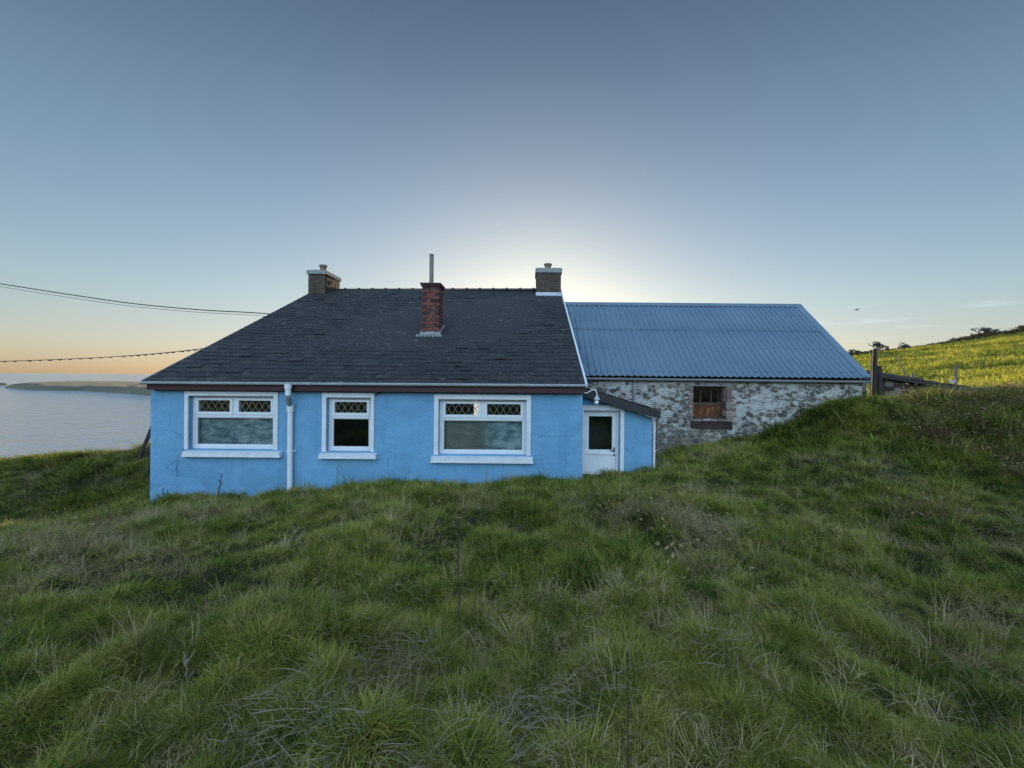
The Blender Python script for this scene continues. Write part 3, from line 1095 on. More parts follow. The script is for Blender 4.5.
def gable_chimney(x0, x1, y0, y1, ztop, zcap, flash_h, pot_x, pot_r, pot_h, cap_over, label):
    zroof = RZL - (YR - y0) * (RZL - EZ) / (YR - YE) - 0.1
    b = MB()
    brick_stack(b, x0, x1, y0, y1, zroof - 0.3, zcap, lambda s, j, i, n: 0)
    ch = b.build('chimney', [M['brick_brown'], M['mortar']], cottage)
    ch['label'] = label
    b = MB()
    c = cap_over
    b.box(x0 - c, x1 + c, y0 - c, y1 + c, zcap, ztop - 0.02)
    vv = [(x0 - c, y0 - c, ztop - 0.02), (x1 + c, y0 - c, ztop - 0.02), (x1 + c, y1 + c, ztop - 0.02), (x0 - c, y1 + c, ztop - 0.02)]
    vt = [(x0 + .06, y0 + .06, ztop + 0.015), (x1 - .06, y0 + .06, ztop + 0.015), (x1 - .06, y1 - .06, ztop + 0.015), (x0 + .06, y1 - .06, ztop + 0.015)]
    b.add(vv + vt, [(4, 5, 6, 7), (0, 1, 5, 4), (1, 2, 6, 5), (2, 3, 7, 6), (3, 0, 4, 7)])
    b.build('cap', M['cement'], ch)
    b = MB()
    r = pot_r
    b.lathe((pot_x, (y0 + y1) / 2 - 0.05, ztop - 0.01), [(r * .95, 0), (r * .85, pot_h * .55), (r * .86, pot_h * .7), (r * 1.1, pot_h * .78), (r * 1.1, pot_h * .97), (r * .9, pot_h), (r * .7, pot_h), (r * .68, pot_h * .6)], 16)
    b.build('chimney_pot', M['terracotta'], ch, smooth=False)
    b = MB()
    f0, f1 = zroof - 0.05 + 0.1 - 0.08, zroof + 0.1 + flash_h
    b.hexa([(x0 - .02, y0 - .10, f0 - 0.0), (x1 + .015, y0 - .10, f0 - 0.0), (x1 + .012, y0 + 0.01, f0), (x0 - .012, y0 + 0.01, f0),
            (x0 - .012, y0 - .022, f1), (x1 + .012, y0 - .022, f1), (x1 + .012, y0 + 0.01, f1), (x0 - .012, y0 + 0.01, f1)])
    b.build('flashing', M['lead'] if flash_h > 0.08 else M['cement'], ch)


gable_chimney(XL + 0.03, XL + 0.57, 13.26, 14.3, PZ(269.3, 13.2, 316), PZ(273.6, 13.2, 316), 0.03, P(323, 266, 13.7).x, 0.115, 0.28, 0.035, 'left gable chimney of dark brick')
gable_chimney(XR - 0.78, XR + 0.01, 13.4, 14.3, PZ(267.4, 13.36, 547), PZ(272.3, 13.36, 547), 0.11, P(548, 266, 13.8).x, 0.12, 0.24, 0.03, 'right gable chimney of dark brick')
# red chimney half way down the slope
cy0 = 10.03
cx0, cx1 = P(421.8, 310, cy0).x, P(439.3, 310, cy0).x
cz0, cz1 = PZ(336, cy0, 431) - 0.25, PZ(286.3, cy0, 431)
b = MB()


def pick_red(side, j, i, n):
    if side == 'f' and j % 2 == 0 and (i == 0 or i == n - 1):
        return 2
    if side in 'lr' and random.random() < 0.25:
        return 2
    return 0 if random.random() > 0.06 else 2


brick_stack(b, cx0, cx1, cy0, cy0 + 0.46, cz0, cz1, pick_red, 0.074, bl=0.11)
chim = b.build('chimney', [M['brick_red'], M['mortar'], M['brick_dark']], cottage)
chim['label'] = 'red brick chimney rising from the middle of the front slope'
b = MB()
zc = cz1
for k, (o_, h) in enumerate(((0.02, 0.035), (0.035, 0.045))):
    b.box(cx0 - o_, cx1 + o_, cy0 - o_, cy0 + 0.46 + o_, zc + 0.001, zc + h)
    zc += h
b.build('cap', M['brick_dark'], chim)
b = MB()
fxp = P(431.6, 270, cy0 + 0.22).x
zt = PZ(254, cy0 + .22, 431)
b.lathe((fxp, cy0 + 0.22, zc - 0.01), [(0.052, 0), (0.052, zt - zc - 0.03), (0.056, zt - zc - 0.03), (0.056, zt - zc), (0.045, zt - zc), (0.045, zt - zc - 0.2)], 14)
b.build('flue_pipe', M['flue'], chim)
b = MB()
zb = PZ(335, cy0, 431)
b.hexa([(cx0 - .07, cy0 - .12, zb - .06), (cx1 + .07, cy0 - .12, zb - .06), (cx1 + .04, cy0 + .01, zb - .06), (cx0 - .04, cy0 + .01, zb - .06),
        (cx0 - .02, cy0 - .03, zb + .04), (cx1 + .02, cy0 - .03, zb + .04), (cx1 + .02, cy0 + .01, zb + .09), (cx0 - .02, cy0 + .01, zb + .09)])
for k in range(7):
    x_ = cx0 - .06 + (cx1 - cx0 + .12) * k / 6
    b.box(x_ - .03, x_ + .03, cy0 - .13 - random.uniform(0, .03), cy0 - .05, zb - .07, zb - .02 + random.uniform(0, .03))
for xs_ in (cx0 - 0.035, cx1 + 0.005):
    b.hexa([(xs_, cy0 - .03, zb - .05), (xs_ + .03, cy0 - .03, zb - .05), (xs_ + .03, cy0 + .5, zb + .2), (xs_, cy0 + .5, zb + .2),
            (xs_, cy0 - .03, zb + .07), (xs_ + .03, cy0 - .03, zb + .07), (xs_ + .03, cy0 + .5, zb + .30), (xs_, cy0 + .5, zb + .30)])
b.build('flashing', M['cement'], chim)

# downpipe with swan neck
dx = P(288.6, 400, 7.6).x
b = MB()
zt = PZ(386, 7.585, 288)
b.lathe((dx, 7.585, PZ(395.5, 7.585, 288)), [(0.05, 0), (0.05, zt - PZ(395.5, 7.585, 288) - 0.05), (0.062, zt - PZ(395.5, 7.585, 288) - 0.05), (0.062, zt - PZ(395.5, 7.585, 288) + 0.03)], 14)
z2 = PZ(408.5, 7.73, 290)
b.tube([(P(290.2, 430, 7.735).x, 7.735, z2 + .02), (P(290, 470, 7.735).x, 7.735, PZ(500, 7.735, 290))], 0.047, 14)
b.lathe((P(290.2, 430, 7.735).x, 7.735, z2 - 0.06), [(0.06, 0), (0.06, 0.13), (0.05, 0.13)], 14)
zb_ = PZ(452, 7.735, 290)
b.lathe((P(290.1, 430, 7.735).x, 7.735, zb_), [(0.055, 0), (0.055, 0.03)], 14)
b.box(P(290.1, 430, 7.735).x - 0.075, P(290.1, 430, 7.735).x + 0.075, 7.775, 7.80, zb_, zb_ + 0.03)
dp = b.build('downpipe', M['upvc'], cottage)
b = MB()
b.tube([(dx, 7.585, PZ(395.2, 7.585, 288)), (dx, 7.60, PZ(397.5, 7.6, 288)), (P(290.2, 430, 7.735).x, 7.725, PZ(406, 7.72, 290)), (P(290.2, 430, 7.735).x, 7.735, z2 + .01)], 0.044, 12)
b.build('pipe_bend', M['pipe_grey'], dp)  # grey colour stands for the shade under the sloping bend

# odds on the left gable: hooked overflow pipe
b = MB()
hz = PZ(404, 7.95, 149)
b.tube([(XL + .02, 7.95, hz - .06), (XL - .06, 7.95, hz - .075), (XL - .11, 7.95, hz - .03), (XL - .115, 7.95, hz + .03), (XL - .08, 7.95, hz + .065), (XL - .05, 7.95, hz + .06)], 0.018, 8)
b.build('overflow_pipe', M['black'], cottage)
# cable clip and loose wire under the fascia
b = MB()
b.tube([P(376, 395, 7.76), P(379, 392.8, 7.74), P(383, 391, 7.72)], 0.012, 6)
b.build('loose_wire', M['black'], cottage)

# porch -----------------------------------------------------------
YP, YBN = 8.3, 10.0
pxr = P(652, 430, YP).x
ptl, ptr = PZ(392.0, YP, 585), PZ(418.0, YP, 652)
b = MB()
dh = rect(583.2, 619.4, 410.6, 474, YP)
x0_, x1_ = XR + 0.002, pxr


def ptop(x):
    return ptl + (ptr - ptl) * (x - x0_) / (x1_ - x0_)


for (xa, xb, za) in ((x0_, dh[0], BASE), (dh[0], dh[1], dh[3]), (dh[1], x1_, BASE)):
    if xb - xa < 0.003:
        continue
    b.prism([(xa, YP, za), (xb, YP, za), (xb, YP, ptop(xb)), (xa, YP, ptop(xa))], (0, 0.2, 0))
b.prism([(x1_ - 0.2, YP + 0.2, BASE), (x1_ - 0.2, YBN - .01, BASE), (x1_ - 0.2, YBN - .01, ptop(x1_)), (x1_ - 0.2, YP + 0.2, ptop(x1_))], (0.2, 0, 0))
porch = b.build('porch_wall', M['render'], cottage)
b = MB()
ra, rb = P(585.6, 387.6, 8.12), P(661, 411.5, 8.12)
ra.x = XR + 0.03
for (y0, y1, th, zo) in ((8.12, YBN - 0.02, 0.05, 0.0),):
    b.hexa([(ra.x, y0, ra.z - th), (rb.x, y0, rb.z - th), (rb.x, y1, rb.z - th), (ra.x, y1, ra.z - th),
            (ra.x, y0, ra.z), (rb.x, y0, rb.z), (rb.x, y1, rb.z), (ra.x, y1, ra.z)])
nsl = 11                              # slates lapped down the slope
for i in range(nsl):
    t0, t1 = i / nsl, (i + 1.25) / nsl
    pa, pb = ra.lerp(rb, t0), ra.lerp(rb, min(1.02, t1))
    for k in range(6):
        y0, y1 = 8.09 + k * .31 + .004, 8.09 + (k + 1) * .31 - .004
        l = 0.022 + random.uniform(0, .01)
        b.hexa([(pa.x, y0, pa.z + .004), (pb.x, y0, pb.z + l - .01), (pb.x, y1, pb.z + l - .01), (pa.x, y1, pa.z + .004),
                (pa.x, y0, pa.z + .014), (pb.x, y0, pb.z + l), (pb.x, y1, pb.z + l), (pa.x, y1, pa.z + .014)])
pr = b.build('porch_roof', M['slate'], cottage)
b = MB()
b.hexa([(ra.x, 8.098, ra.z - .17), (rb.x - .02, 8.098, rb.z - .15), (rb.x - .02, 8.117, rb.z - .15), (ra.x, 8.117, ra.z - .17),
        (ra.x, 8.098, ra.z - .002), (rb.x - .02, 8.098, rb.z - .002), (rb.x - .02, 8.117, rb.z - .002), (ra.x, 8.117, ra.z - .002)])
b.hexa([(ra.x, 8.12, ra.z - .16), (rb.x - .05, 8.12, rb.z - .14), (rb.x - .05, 8.29, rb.z - .14), (ra.x, 8.29, ra.z - .16),
        (ra.x, 8.12, ra.z - .145), (rb.x - .05, 8.12, rb.z - .125), (rb.x - .05, 8.29, rb.z - .125), (ra.x, 8.29, ra.z - .145)])
b.build('bargeboard', M['black'], pr)
# added dark panel stands in for the unlit inside of the porch
b = MB()
b.box(XR + .01, x1_ - .21, YP + .75, YP + .80, BASE, ptr - .05)
b.build('shade_panel', M['black'], cottage)
# door surround and door
b = MB()
sx1, szt = P(624.3, 430, YP - .03).x, PZ(405.6, YP - .03, 603)
b.box(XR + 0.004, dh[0] + .006, YP - 0.03, YP - 0.002, BASE, szt)
b.box(dh[1] + 0.012, sx1, YP - 0.03, YP - 0.002, BASE, szt)
b.box(dh[0] + .006, dh[1] + 0.012, YP - 0.03, YP - 0.002, dh[3] + 0.004, szt)
b.build('door_surround', M['white_paint'], cottage)
YD = YP + 0.10
b = MB()
fx0, fx1 = dh[0], dh[1]
b.box(fx0, fx0 + .045, YD - .02, YD + .06, BASE, dh[3])
b.box(fx1 - .045, fx1, YD - .02, YD + .06, BASE, dh[3])
b.box(fx0 + .045, fx1 - .045, YD - .02, YD + .06, dh[3] - .045, dh[3])
lx0, lx1, ltop = fx0 + .05, fx1 - .05, dh[3] - .05
gz0, gz1 = PZ(449.7, YD, 600), ltop - 0.07
gx0, gx1 = lx0 + 0.075, lx1 - 0.075
b.box(lx0, gx0, YD, YD + .045, BASE, ltop)
b.box(gx1, lx1, YD, YD + .045, BASE, ltop)
b.box(gx0, gx1, YD, YD + .045, gz1, ltop)
b.box(gx0, gx1, YD, YD + .045, gz0 - .11, gz0)
b.box(gx0, gx1, YD + .012, YD + .035, BASE, gz0 - .11)
b.box(lx0 - .0, lx1, YD - .016, YD - .001, gz0 - .085, gz0 - .055)
door = b.build('door', M['upvc'], cottage)
b = MB()
b.box(gx0 - .004, gx1 + .004, YD + .02, YD + .026, gz0 - .004, gz1 + .004)
b.build('pane', M['glass'], door)
b = MB()
hx = lx1 - 0.035
b.box(hx - .014, hx + .014, YD - .008, YD - .001, gz0 - .13, gz0 + .05)
b.tube([(hx, YD - .005, gz0 - .01), (hx, YD - .04, gz0 - .01), (hx - .09, YD - .042, gz0 - .012)], 0.009, 8)
b.build('handle', M['dark_metal'], door)
# swan neck lamp at the corner
YL = 8.0
b = MB()
pts = [P(581.5, 391.7, 7.83), P(584.5, 392.9, YL), P(587, 393, YL), P(589.5, 391.6, YL), P(591.5, 390.3, YL), P(593.6, 389.8, YL), P(595.4, 390.4, YL), P(596.6, 392.2, YL), P(597, 394.5, YL), P(597, 396, YL)]
b.tube(pts, 0.011, 8)
lamp = b.build('wall_lamp', M['upvc'], cottage)
b = MB()
lc = P(596.8, 398.2, YL)
b.lathe((lc.x, YL, lc.z - .03), [(0.062, 0), (0.06, .012), (0.045, .04), (0.03, .065), (0.018, .085)], 16)
b.build('lamp_shade', M['gutter'], lamp, smooth=False)
b = MB()
gc = P(596.6, 402.3, YL)
b.lathe((gc.x, YL, gc.z), [(0.004, -.048)] + [(0.045 * math.cos(a), 0.045 * math.sin(a)) for a in np.linspace(-1.3, 1.2, 9)] + [(0.02, .06)], 14)
b.build('lamp_globe', M['globe'], lamp, smooth=True)
# porch downpipe
b = MB()
xp = P(654.8, 440, YP + .05).x
b.tube([(xp - .03, YP + .1, PZ(419, YP + .1, 654)), (xp, YP + .1, PZ(423, YP + .1, 654)), (xp, YP + .1, PZ(475, YP + .1, 654))], 0.028, 10)
for py in (429, 432, 452):
    b.lathe((xp, YP + .1, PZ(py, YP + .1, 654)), [(0.036, 0), (0.036, .04)], 10)
b.build('downpipe', M['upvc'], cottage)

# ------------------------------------------------------------------ barn
XB0, XB1 = XR + 0.03, P(861, 381, YBN).x
YBR = 12.45
BEZ = P(720, 378.5, YBN).z
BRZ = P(690, 304.5, YBR).z
BB = CZ - 2.4
barn = empty('barn', ((XB0 + XB1) / 2, YBN, BB))
tag(barn, 'whitewashed rubble stone barn with blue corrugated roof and rotten window', 'barn')
bw = rect(692.6, 725.2, 386.3, 419.2, YBN)
b = MB()
wall_face(b, [bw], XB0, XB1, BB, BEZ - 0.02, YBN, YBN + 0.45)
# the rear doorway lets the low sun reach the window from inside
wc = Vector(((bw[0] + bw[1]) / 2, YBN + .2, bw[2] + .15))
tt = (2 * YBR - YBN - .2 - wc.y) / sdir.y
hc = wc + sdir * tt
wall_face(b, [(hc.x - .55, hc.x + .55, hc.z - .5, min(hc.z + .30, BEZ - .1))], XB0, XB1, BB, BEZ - 0.02, 2 * YBR - YBN - .45, 2 * YBR - YBN)
for xa in (XB1 - 0.45,):
    b.prism([(xa, YBN + .45, BB), (xa, 2 * YBR - YBN - .45, BB), (xa, 2 * YBR - YBN - .45, BEZ - .02), (xa, YBR, BRZ - .12), (xa, YBN + .45, BEZ - .02)], (0.45, 0, 0))
# coursed rubble face: every stone is carved into the wall's front
rs_ = np.random.default_rng(77)
seeds = []
zc_ = BB + .2
while zc_ < BEZ + .1:
    h_ = rs_.uniform(.045, .10)
    xc_ = XB0 - .2
    while xc_ < XB1 + .2:
        w_ = rs_.uniform(.06, .19) * (1.5 if rs_.uniform() < .10 else 1)
        seeds.append((xc_ + w_ / 2, zc_ + h_ / 2 + rs_.normal(0, .018), w_ * .5, h_ * .5 * rs_.uniform(.8, 1.25), rs_.uniform()))
        xc_ += w_
    zc_ += h_
seeds = np.array(seeds)
rx, rz = np.arange(XB0, XB1 + .01, .022), np.arange(BB + .25, BEZ - .02, .022)
RX, RZ = np.meshgrid(rx, rz)
wx = RX + .09 * vnoise(RX, RZ, 5.0, 81) + .05 * vnoise(RX, RZ, 13.0, 82)
wz = RZ + .07 * vnoise(RX, RZ, 5.0, 83) + .04 * vnoise(RX, RZ, 13.0, 84)
fr, sr = np.zeros(RX.size), np.zeros(RX.size)
for i0 in range(0, RX.size, 4000):
    qx, qz = wx.ravel()[i0:i0 + 4000], wz.ravel()[i0:i0 + 4000]
    dd = np.sqrt(((qx[:, None] - seeds[None, :, 0]) / seeds[None, :, 2]) ** 2 + ((qz[:, None] - seeds[None, :, 1]) / seeds[None, :, 3]) ** 2)
    k2 = np.argpartition(dd, 2, axis=1)[:, :2]
    d2_ = np.take_along_axis(dd, k2, 1)
    o2 = np.argsort(d2_, axis=1)
    d2_ = np.take_along_axis(d2_, o2, 1); k2 = np.take_along_axis(k2, o2, 1)
    fr[i0:i0 + 4000] = np.clip((d2_[:, 1] - d2_[:, 0] - .08) / .40, 0, 1)
    sr[i0:i0 + 4000] = seeds[k2[:, 0], 4]
fr, sr = fr.reshape(RX.shape), sr.reshape(RX.shape)
dep = fr ** .6 * (.010 + .032 * sr) + .010 * vnoise(RX, RZ, 9, 85) + .014 * vnoise(RX, RZ, 2, 86)
v0 = len(b.v)
okv = ~((RX > bw[0] - .02) & (RX < bw[1] + .02) & (RZ > bw[2] - .02) & (RZ < bw[3] + .02))
m_ = len(rx)
b.add(np.stack([RX, YBN - .008 - np.maximum(dep, -.004), RZ], -1).reshape(-1, 3).tolist(),
      [(j * m_ + i, j * m_ + i + 1, (j + 1) * m_ + i + 1, (j + 1) * m_ + i) for j in range(len(rz) - 1) for i in range(m_ - 1)
       if okv[j, i] and okv[j, i + 1] and okv[j + 1, i] and okv[j + 1, i + 1]], 1)
bwall = b.build('wall', [M['stone'], M['rubble']], barn)
for nm_, ar_ in (('stone', sr), ('face', fr)):
    at_ = bwall.data.attributes.new(nm_, 'FLOAT', 'POINT')
    full = np.zeros(len(b.v), np.float32)
    full[v0:] = ar_.ravel()
    at_.data.foreach_set('value', full)
b = MB()
for (ya, yb) in ((YBN + .05, YBN + .40), (2 * YBR - YBN - .40, 2 * YBR - YBN - .05)):
    b = MB()
    b.box(XB0 + .01, XB1 - .01, ya, yb, BEZ - .03, BEZ + .045)
    b.build('wall_plate', M['dark_wood'], barn)
# brick jamb and sill round the window
b, b2 = MB(), MB()
b.box(bw[1] + .005, bw[1] + .13, YBN - .044, YBN + .09, bw[2], bw[3] - .01, 1)
b2.box(bw[0] - .09, bw[0] - .005, YBN - .043, YBN + .09, bw[2], bw[3] - .01, 1)
zz = bw[2]
j = 0
while zz < bw[3] - .02:
    h = 0.07
    wd = (0.235 if j % 2 else 0.16) * (1 if zz < bw[3] - .35 else .55)
    b.box(bw[1] + .004, bw[1] + wd, YBN - .052 - random.uniform(0, .014), YBN + .1, zz + .005, min(bw[3], zz + h) - .005)
    if j % 3:
        b2.box(bw[0] - .10 - random.uniform(0, .04), bw[0] - .004, YBN - .050 - random.uniform(0, .01), YBN + .1, zz + .005, min(bw[3], zz + h) - .005)
    zz += h
    j += 1
b.build('brick_jamb', [M['brick_jamb'], M['mortar']], barn)
b2.build('brick_jamb', [M['brick_jamb'], M['mortar']], barn)
b = MB()
sw_ = rect(690.5, 731, 420.5, 428, YBN)
for r_ in range(2):
    zb0 = sw_[2] + (sw_[3] - sw_[2]) * r_ / 2
    zb1 = sw_[2] + (sw_[3] - sw_[2]) * (r_ + 1) / 2 - .006
    x = sw_[0] - (.0 if r_ else .08)
    while x < sw_[1] - .03:
        w_ = random.uniform(.19, .23)
        b.box(max(x, sw_[0]), min(x + w_ - .01, sw_[1]), YBN - .075 - random.uniform(0, .015), YBN + .12, zb0, zb1)
        x += w_
b.build('brick_sill', M['brick_dark'], barn)
# window
yw0 = YBN + .12
b = MB()
f_ = .045
b.box(bw[0], bw[0] + f_, yw0, yw0 + .07, bw[2], bw[3])
b.box(bw[1] - f_, bw[1], yw0, yw0 + .07, bw[2], bw[3])
b.box(bw[0] + f_, bw[1] - f_, yw0, yw0 + .07, bw[3] - .06, bw[3])
b.box(bw[0] + f_, bw[1] - f_, yw0, yw0 + .07, bw[2], bw[2] + .05)
zm0, zm1 = PZ(406.2, yw0, 708), PZ(402.8, yw0, 708)
b.box(bw[0] + f_, bw[1] - f_, yw0 + .004, yw0 + .06, zm0, zm1)
for px in (700.6, 711.4):
    xm = P(px, 395, yw0).x
    b.box(xm - .012, xm + .012, yw0 + .01, yw0 + .055, zm1, bw[3] - .06)
xm = P(711.4, 395, yw0).x
b.box(xm - .008, xm + .008, yw0 + .01, yw0 + .055, bw[2] + .05, zm0)
bwin = b.build('window', M['red_wood'], barn)
b = MB()
b.box(bw[0] + f_ - .003, bw[1] - f_ + .003, yw0 + .03, yw0 + .035, bw[2] + .048, zm0 + .003)
b.build('pane', M['dusty'], bwin)
b = MB()
b.box(bw[0] + f_ - .003, bw[1] - f_ + .003, yw0 + .03, yw0 + .035, zm1 - .003, bw[3] - .058)
b.build('pane', M['glass'], bwin)
b = MB()
b.box(bw[0] - .16, bw[1] + .10, YBN - .040, YBN + .1, bw[3] + .003, bw[3] + .10)
b.build('lintel', M['cement'], barn)


# corrugated roof
def tin_slope(b, ya, za, yb, zb, x0, x1, pitch=0.146, amp=0.022):
    L = x1 - x0
    nr = int(round(L / pitch))
    ks = 8
    xs = [x0 + L * i / (nr * ks) for i in range(nr * ks + 1)]
    nm = Vector((0, -(zb - za), (yb - ya))).normalized()
    if nm.z < 0:
        nm = -nm
    for (t0, t1, lift) in ((0.0, 0.60, 0.0), (0.585, 1.0, 0.012)):
        for und in (0, 1):
            vv = []
            segs = 4
            for s in range(segs + 1):
                t = t0 + (t1 - t0) * s / segs
                for i, x in enumerate(xs):
                    ph = 2 * math.pi * i / ks
                    h = amp * max(-0.55, min(0.9, 1.5 * math.cos(ph)))
                    sg = 0.012 * float(vnoise(x, t * 3, 0.9, 31))
                    p = Vector((x, ya + (yb - ya) * t, za + (zb - za) * t)) + nm * (h + lift + sg - (0.006 if und else 0))
                    vv.append(p)
            m_ = len(xs)
            b.add(vv, [(s * m_ + i, s * m_ + i + 1, (s + 1) * m_ + i + 1, (s + 1) * m_ + i) for s in range(segs) for i in range(m_ - 1)])
    # fixings
    for t in (0.05, 0.33, 0.57, 0.8, 0.96):
        for i in range(0, nr, 2):
            x = x0 + L * (i * ks) / (nr * ks)
            p = Vector((x, ya + (yb - ya) * t, za + (zb - za) * t)) + nm * (amp * .9 + .018)
            b.box(p.x - .012, p.x + .012, p.y - .012, p.y + .012, p.z - .02, p.z + .008)


b = MB()
ye_ = YBN - 0.14
ze_ = P(720, 376.8, ye_).z
tin_slope(b, ye_, ze_, YBR, BRZ, XB0, XB1 + 0.10)
tin_slope(b, 2 * YBR - ye_, ze_, YBR, BRZ, XB0, XB1 + 0.10)
broof = b.build('roof', M['tin'], barn)
b = MB()
for sgn in (-1, 1):
    d = Vector((0, sgn * (YBR - ye_), -(BRZ - ze_))).normalized()
    a = Vector((XB0, YBR, BRZ + 0.045))
    e = Vector((XB1 + .14, YBR, BRZ + 0.045))
    b.hexa([a + Vector((0, 0, -.006)), e + Vector((0, 0, -.006)), e + d * .17 + Vector((0, 0, -.006)), a + d * .17 + Vector((0, 0, -.006)),
            a, e, e + d * .17, a + d * .17])
b.build('ridge_cap', M['tin'], broof)
b = MB()
top = Vector((XB1 + .10, YBR, BRZ + .035)); bot = Vector((XB1 + .10, ye_, ze_ + .035))
b.hexa([bot + Vector((-.16, 0, -.008)), bot + Vector((.035, 0, -.008)), top + Vector((.035, 0, -.008)), top + Vector((-.16, 0, -.008)),
        bot + Vector((-.16, 0, 0)), bot + Vector((.035, 0, 0)), top + Vector((.035, 0, 0)), top + Vector((-.16, 0, 0))])
b.hexa([bot + Vector((.027, 0, -.14)), bot + Vector((.037, 0, -.14)), top + Vector((.037, 0, -.14)), top + Vector((.027, 0, -.14)),
        bot + Vector((.027, 0, -.009)), bot + Vector((.037, 0, -.009)), top + Vector((.037, 0, -.009)), top + Vector((.027, 0, -.009))])
b.build('verge', M['tin'], broof)
gutter('gutter', XB0 + .02, XB1 + .10, ye_ + .02, ze_ - .055, ze_ - .075, 0.05, M['pipe_grey'], barn)
b = MB()
xd = P(634.3, 390, YBN - .06).x
b.tube([(xd, ye_ + .03, ze_ - .1), (xd, YBN - .05, ze_ - .16), (xd, YBN - .05, PZ(404, YBN - .05, 634))], 0.034, 10)
b.build('downpipe', M['pipe_grey'], barn)
b = MB()
vc = P(819.3, 386.2, YBN)
vv = [(vc.x + .052 * math.cos(2 * math.pi * k / 12), YBN - .03, vc.z + .052 * math.sin(2 * math.pi * k / 12)) for k in range(12)]
b.prism(vv, (0, .06, 0))
b.build('wall_vent', M['dark_metal'], barn)
b = MB()
b.tube([P(792, 415.6, YBN - .02), P(797, 416, YBN - .05), P(802, 418.5, YBN - .07)], 0.018, 6)
b.build('pipe_stub', M['dark_metal'], barn)


# ------------------------------------------------------------------ lean-to shed and posts at the right
def gz(x, y):
    return float(ground_z(np.array([x]), np.array([y]))[0])


YS = 11.0
s0, s1 = P(862, 369.5, YS), P(996, 391.5, YS)
shed = empty('lean_to_shed', (s0.x, YS, gz(s0.x, YS)))
tag(shed, 'low dark tumbledown shed with sagging slab roof beside the barn', 'shed')
b = MB()
for k in range(9):
    t0, t1 = k / 9, (k + 1.15) / 9
    a, c = s0.lerp(s1, t0), s0.lerp(s1, min(1, t1))
    for q in range(3):
        y0, y1 = YS + q * .75 + random.uniform(-.05, .05), YS + (q + 1) * .75
        l = random.uniform(0, .03)
        z_ = q * .02
        b.hexa([(a.x, y0, a.z - .05 + z_), (c.x, y0, c.z - .05 + l + z_), (c.x, y1, c.z - .05 + l + z_), (a.x, y1, a.z - .05 + z_),
                (a.x, y0, a.z + z_), (c.x, y0, c.z + l + z_), (c.x, y1, c.z + l + z_), (a.x, y1, a.z + z_)])
b.build('roof', M['slate'], shed)
b = MB()
for (t0, t1) in ((0.0, 0.06), (0.20, 1.0)):
    a, c = s0.lerp(s1, t0), s0.lerp(s1, t1)
    nst = int((c.x - a.x) / .22) + 1
    for r_ in range(8):
        for i in range(nst):
            xa = a.x + (c.x - a.x) * i / nst
            xb = a.x + (c.x - a.x) * (i + 1) / nst
            zt_ = s0.z + (s1.z - s0.z) * ((xa + xb) / 2 - s0.x) / (s1.x - s0.x) - .07 - r_ * .12
            zg = gz((xa + xb) / 2, YS) - .3
            if zt_ - .11 < zg:
                continue
            d = random.uniform(0, .06)
            b.box(xa + .006, xb - .006, YS + .12 - d, YS + .42, zt_ - .112, zt_ - random.uniform(0, .02))
    b.prism([(a.x, YS + .1, a.z - 1.6), (c.x, YS + .1, c.z - 1.6), (c.x, YS + .1, c.z - .075), (a.x, YS + .1, a.z - .075)], (0, .3, 0), 1)
b.build('wall', [M['brick_dark'], M['mortar']], shed)
b = MB()
b.bar(s0 + Vector((0, -.02, -.09)), s1 + Vector((0, -.02, -.09)), .07, .10)
b.build('eaves_beam', M['dark_wood'], shed)


def post(name, px, ytop, ybase_px, Y, r, mat, label, lean=0.0, group=None, square=False):
    x = P(px, ytop, Y).x
    zt_ = P(px, ytop, Y).z
    zg = gz(x, Y) - .35
    b = MB()
    n_ = 9
    pts, rs = [], []
    for i in range(n_):
        t = i / (n_ - 1)
        pts.append((x + lean * (t - 1) + random.uniform(-.006, .006), Y + random.uniform(-.006, .006), zg + (zt_ - zg) * t))
        rs.append(r * random.uniform(.9, 1.08) * (1.0 if t < .99 else .85))
    b.tube(pts, rs, 4 if square else 9)
    o = b.build(name, mat)
    tag(o, label, 'post', group)
    return o


post('wooden_post', 875.2, 348.5, 395, 10.2, .050, M['dark_wood'], 'tall dark rotten post standing right at the barn corner', .03)
post('wooden_post', 879.5, 366, 395, 10.5, .060, M['dark_wood'], 'short thick dark post just right of the tall one by the barn', -.02)
post('wooden_post', 871.6, 355, 395, 10.05, .016, M['grey_wood'], 'thin pale stake between barn roof corner and tall dark post', .02)
post('wooden_post', 956.3, 364.5, 386, 13.6, .055, M['grey_wood'], 'grey weathered fence post alone in the sunlit field', .01, square=True)
post('wooden_post', 913.0, 372.8, 386, 13.6, .05, M['grey_wood'], 'short post stub poking above the shed roof', .0)
b = MB()
b.tube([P(905.3, 376, 13.2), P(901, 365, 13.3), P(897, 356, 13.4)], .018, 6)
tag(b.build('leaning_stick', M['grey_wood']), 'thin bare stick leaning left above the shed roof', 'stick')
b = MB()
for q in range(3):
    sp = P(950 + q * 2.6, 381.6 + (q % 2), 13.4)
    sp.z = max(sp.z, gz(sp.x, 13.4) + .02)
    r = .026
    b.lathe((sp.x, 13.4, sp.z - .03), [(r * .7, 0), (r, .04), (r * .8, .08), (r * .3, .10)], 7)
tag(b.build('white_stone', M['gutter']), 'small white stones at the foot of the lone fence post', 'stone')

# strut standing on the edge of the drop, mostly hidden by the cottage
b = MB()
q0, q1 = P(143.8, 448, 11.0), P(153.5, 425, 11.2)
d_ = (q0 - q1).normalized()
b.tube([q0 + d_ * .35, q0, q1], .05, 8)
tag(b.build('leaning_pole', M['dark_wood']), 'dark leaning pole on the grass edge just left of the blue cottage', 'pole')


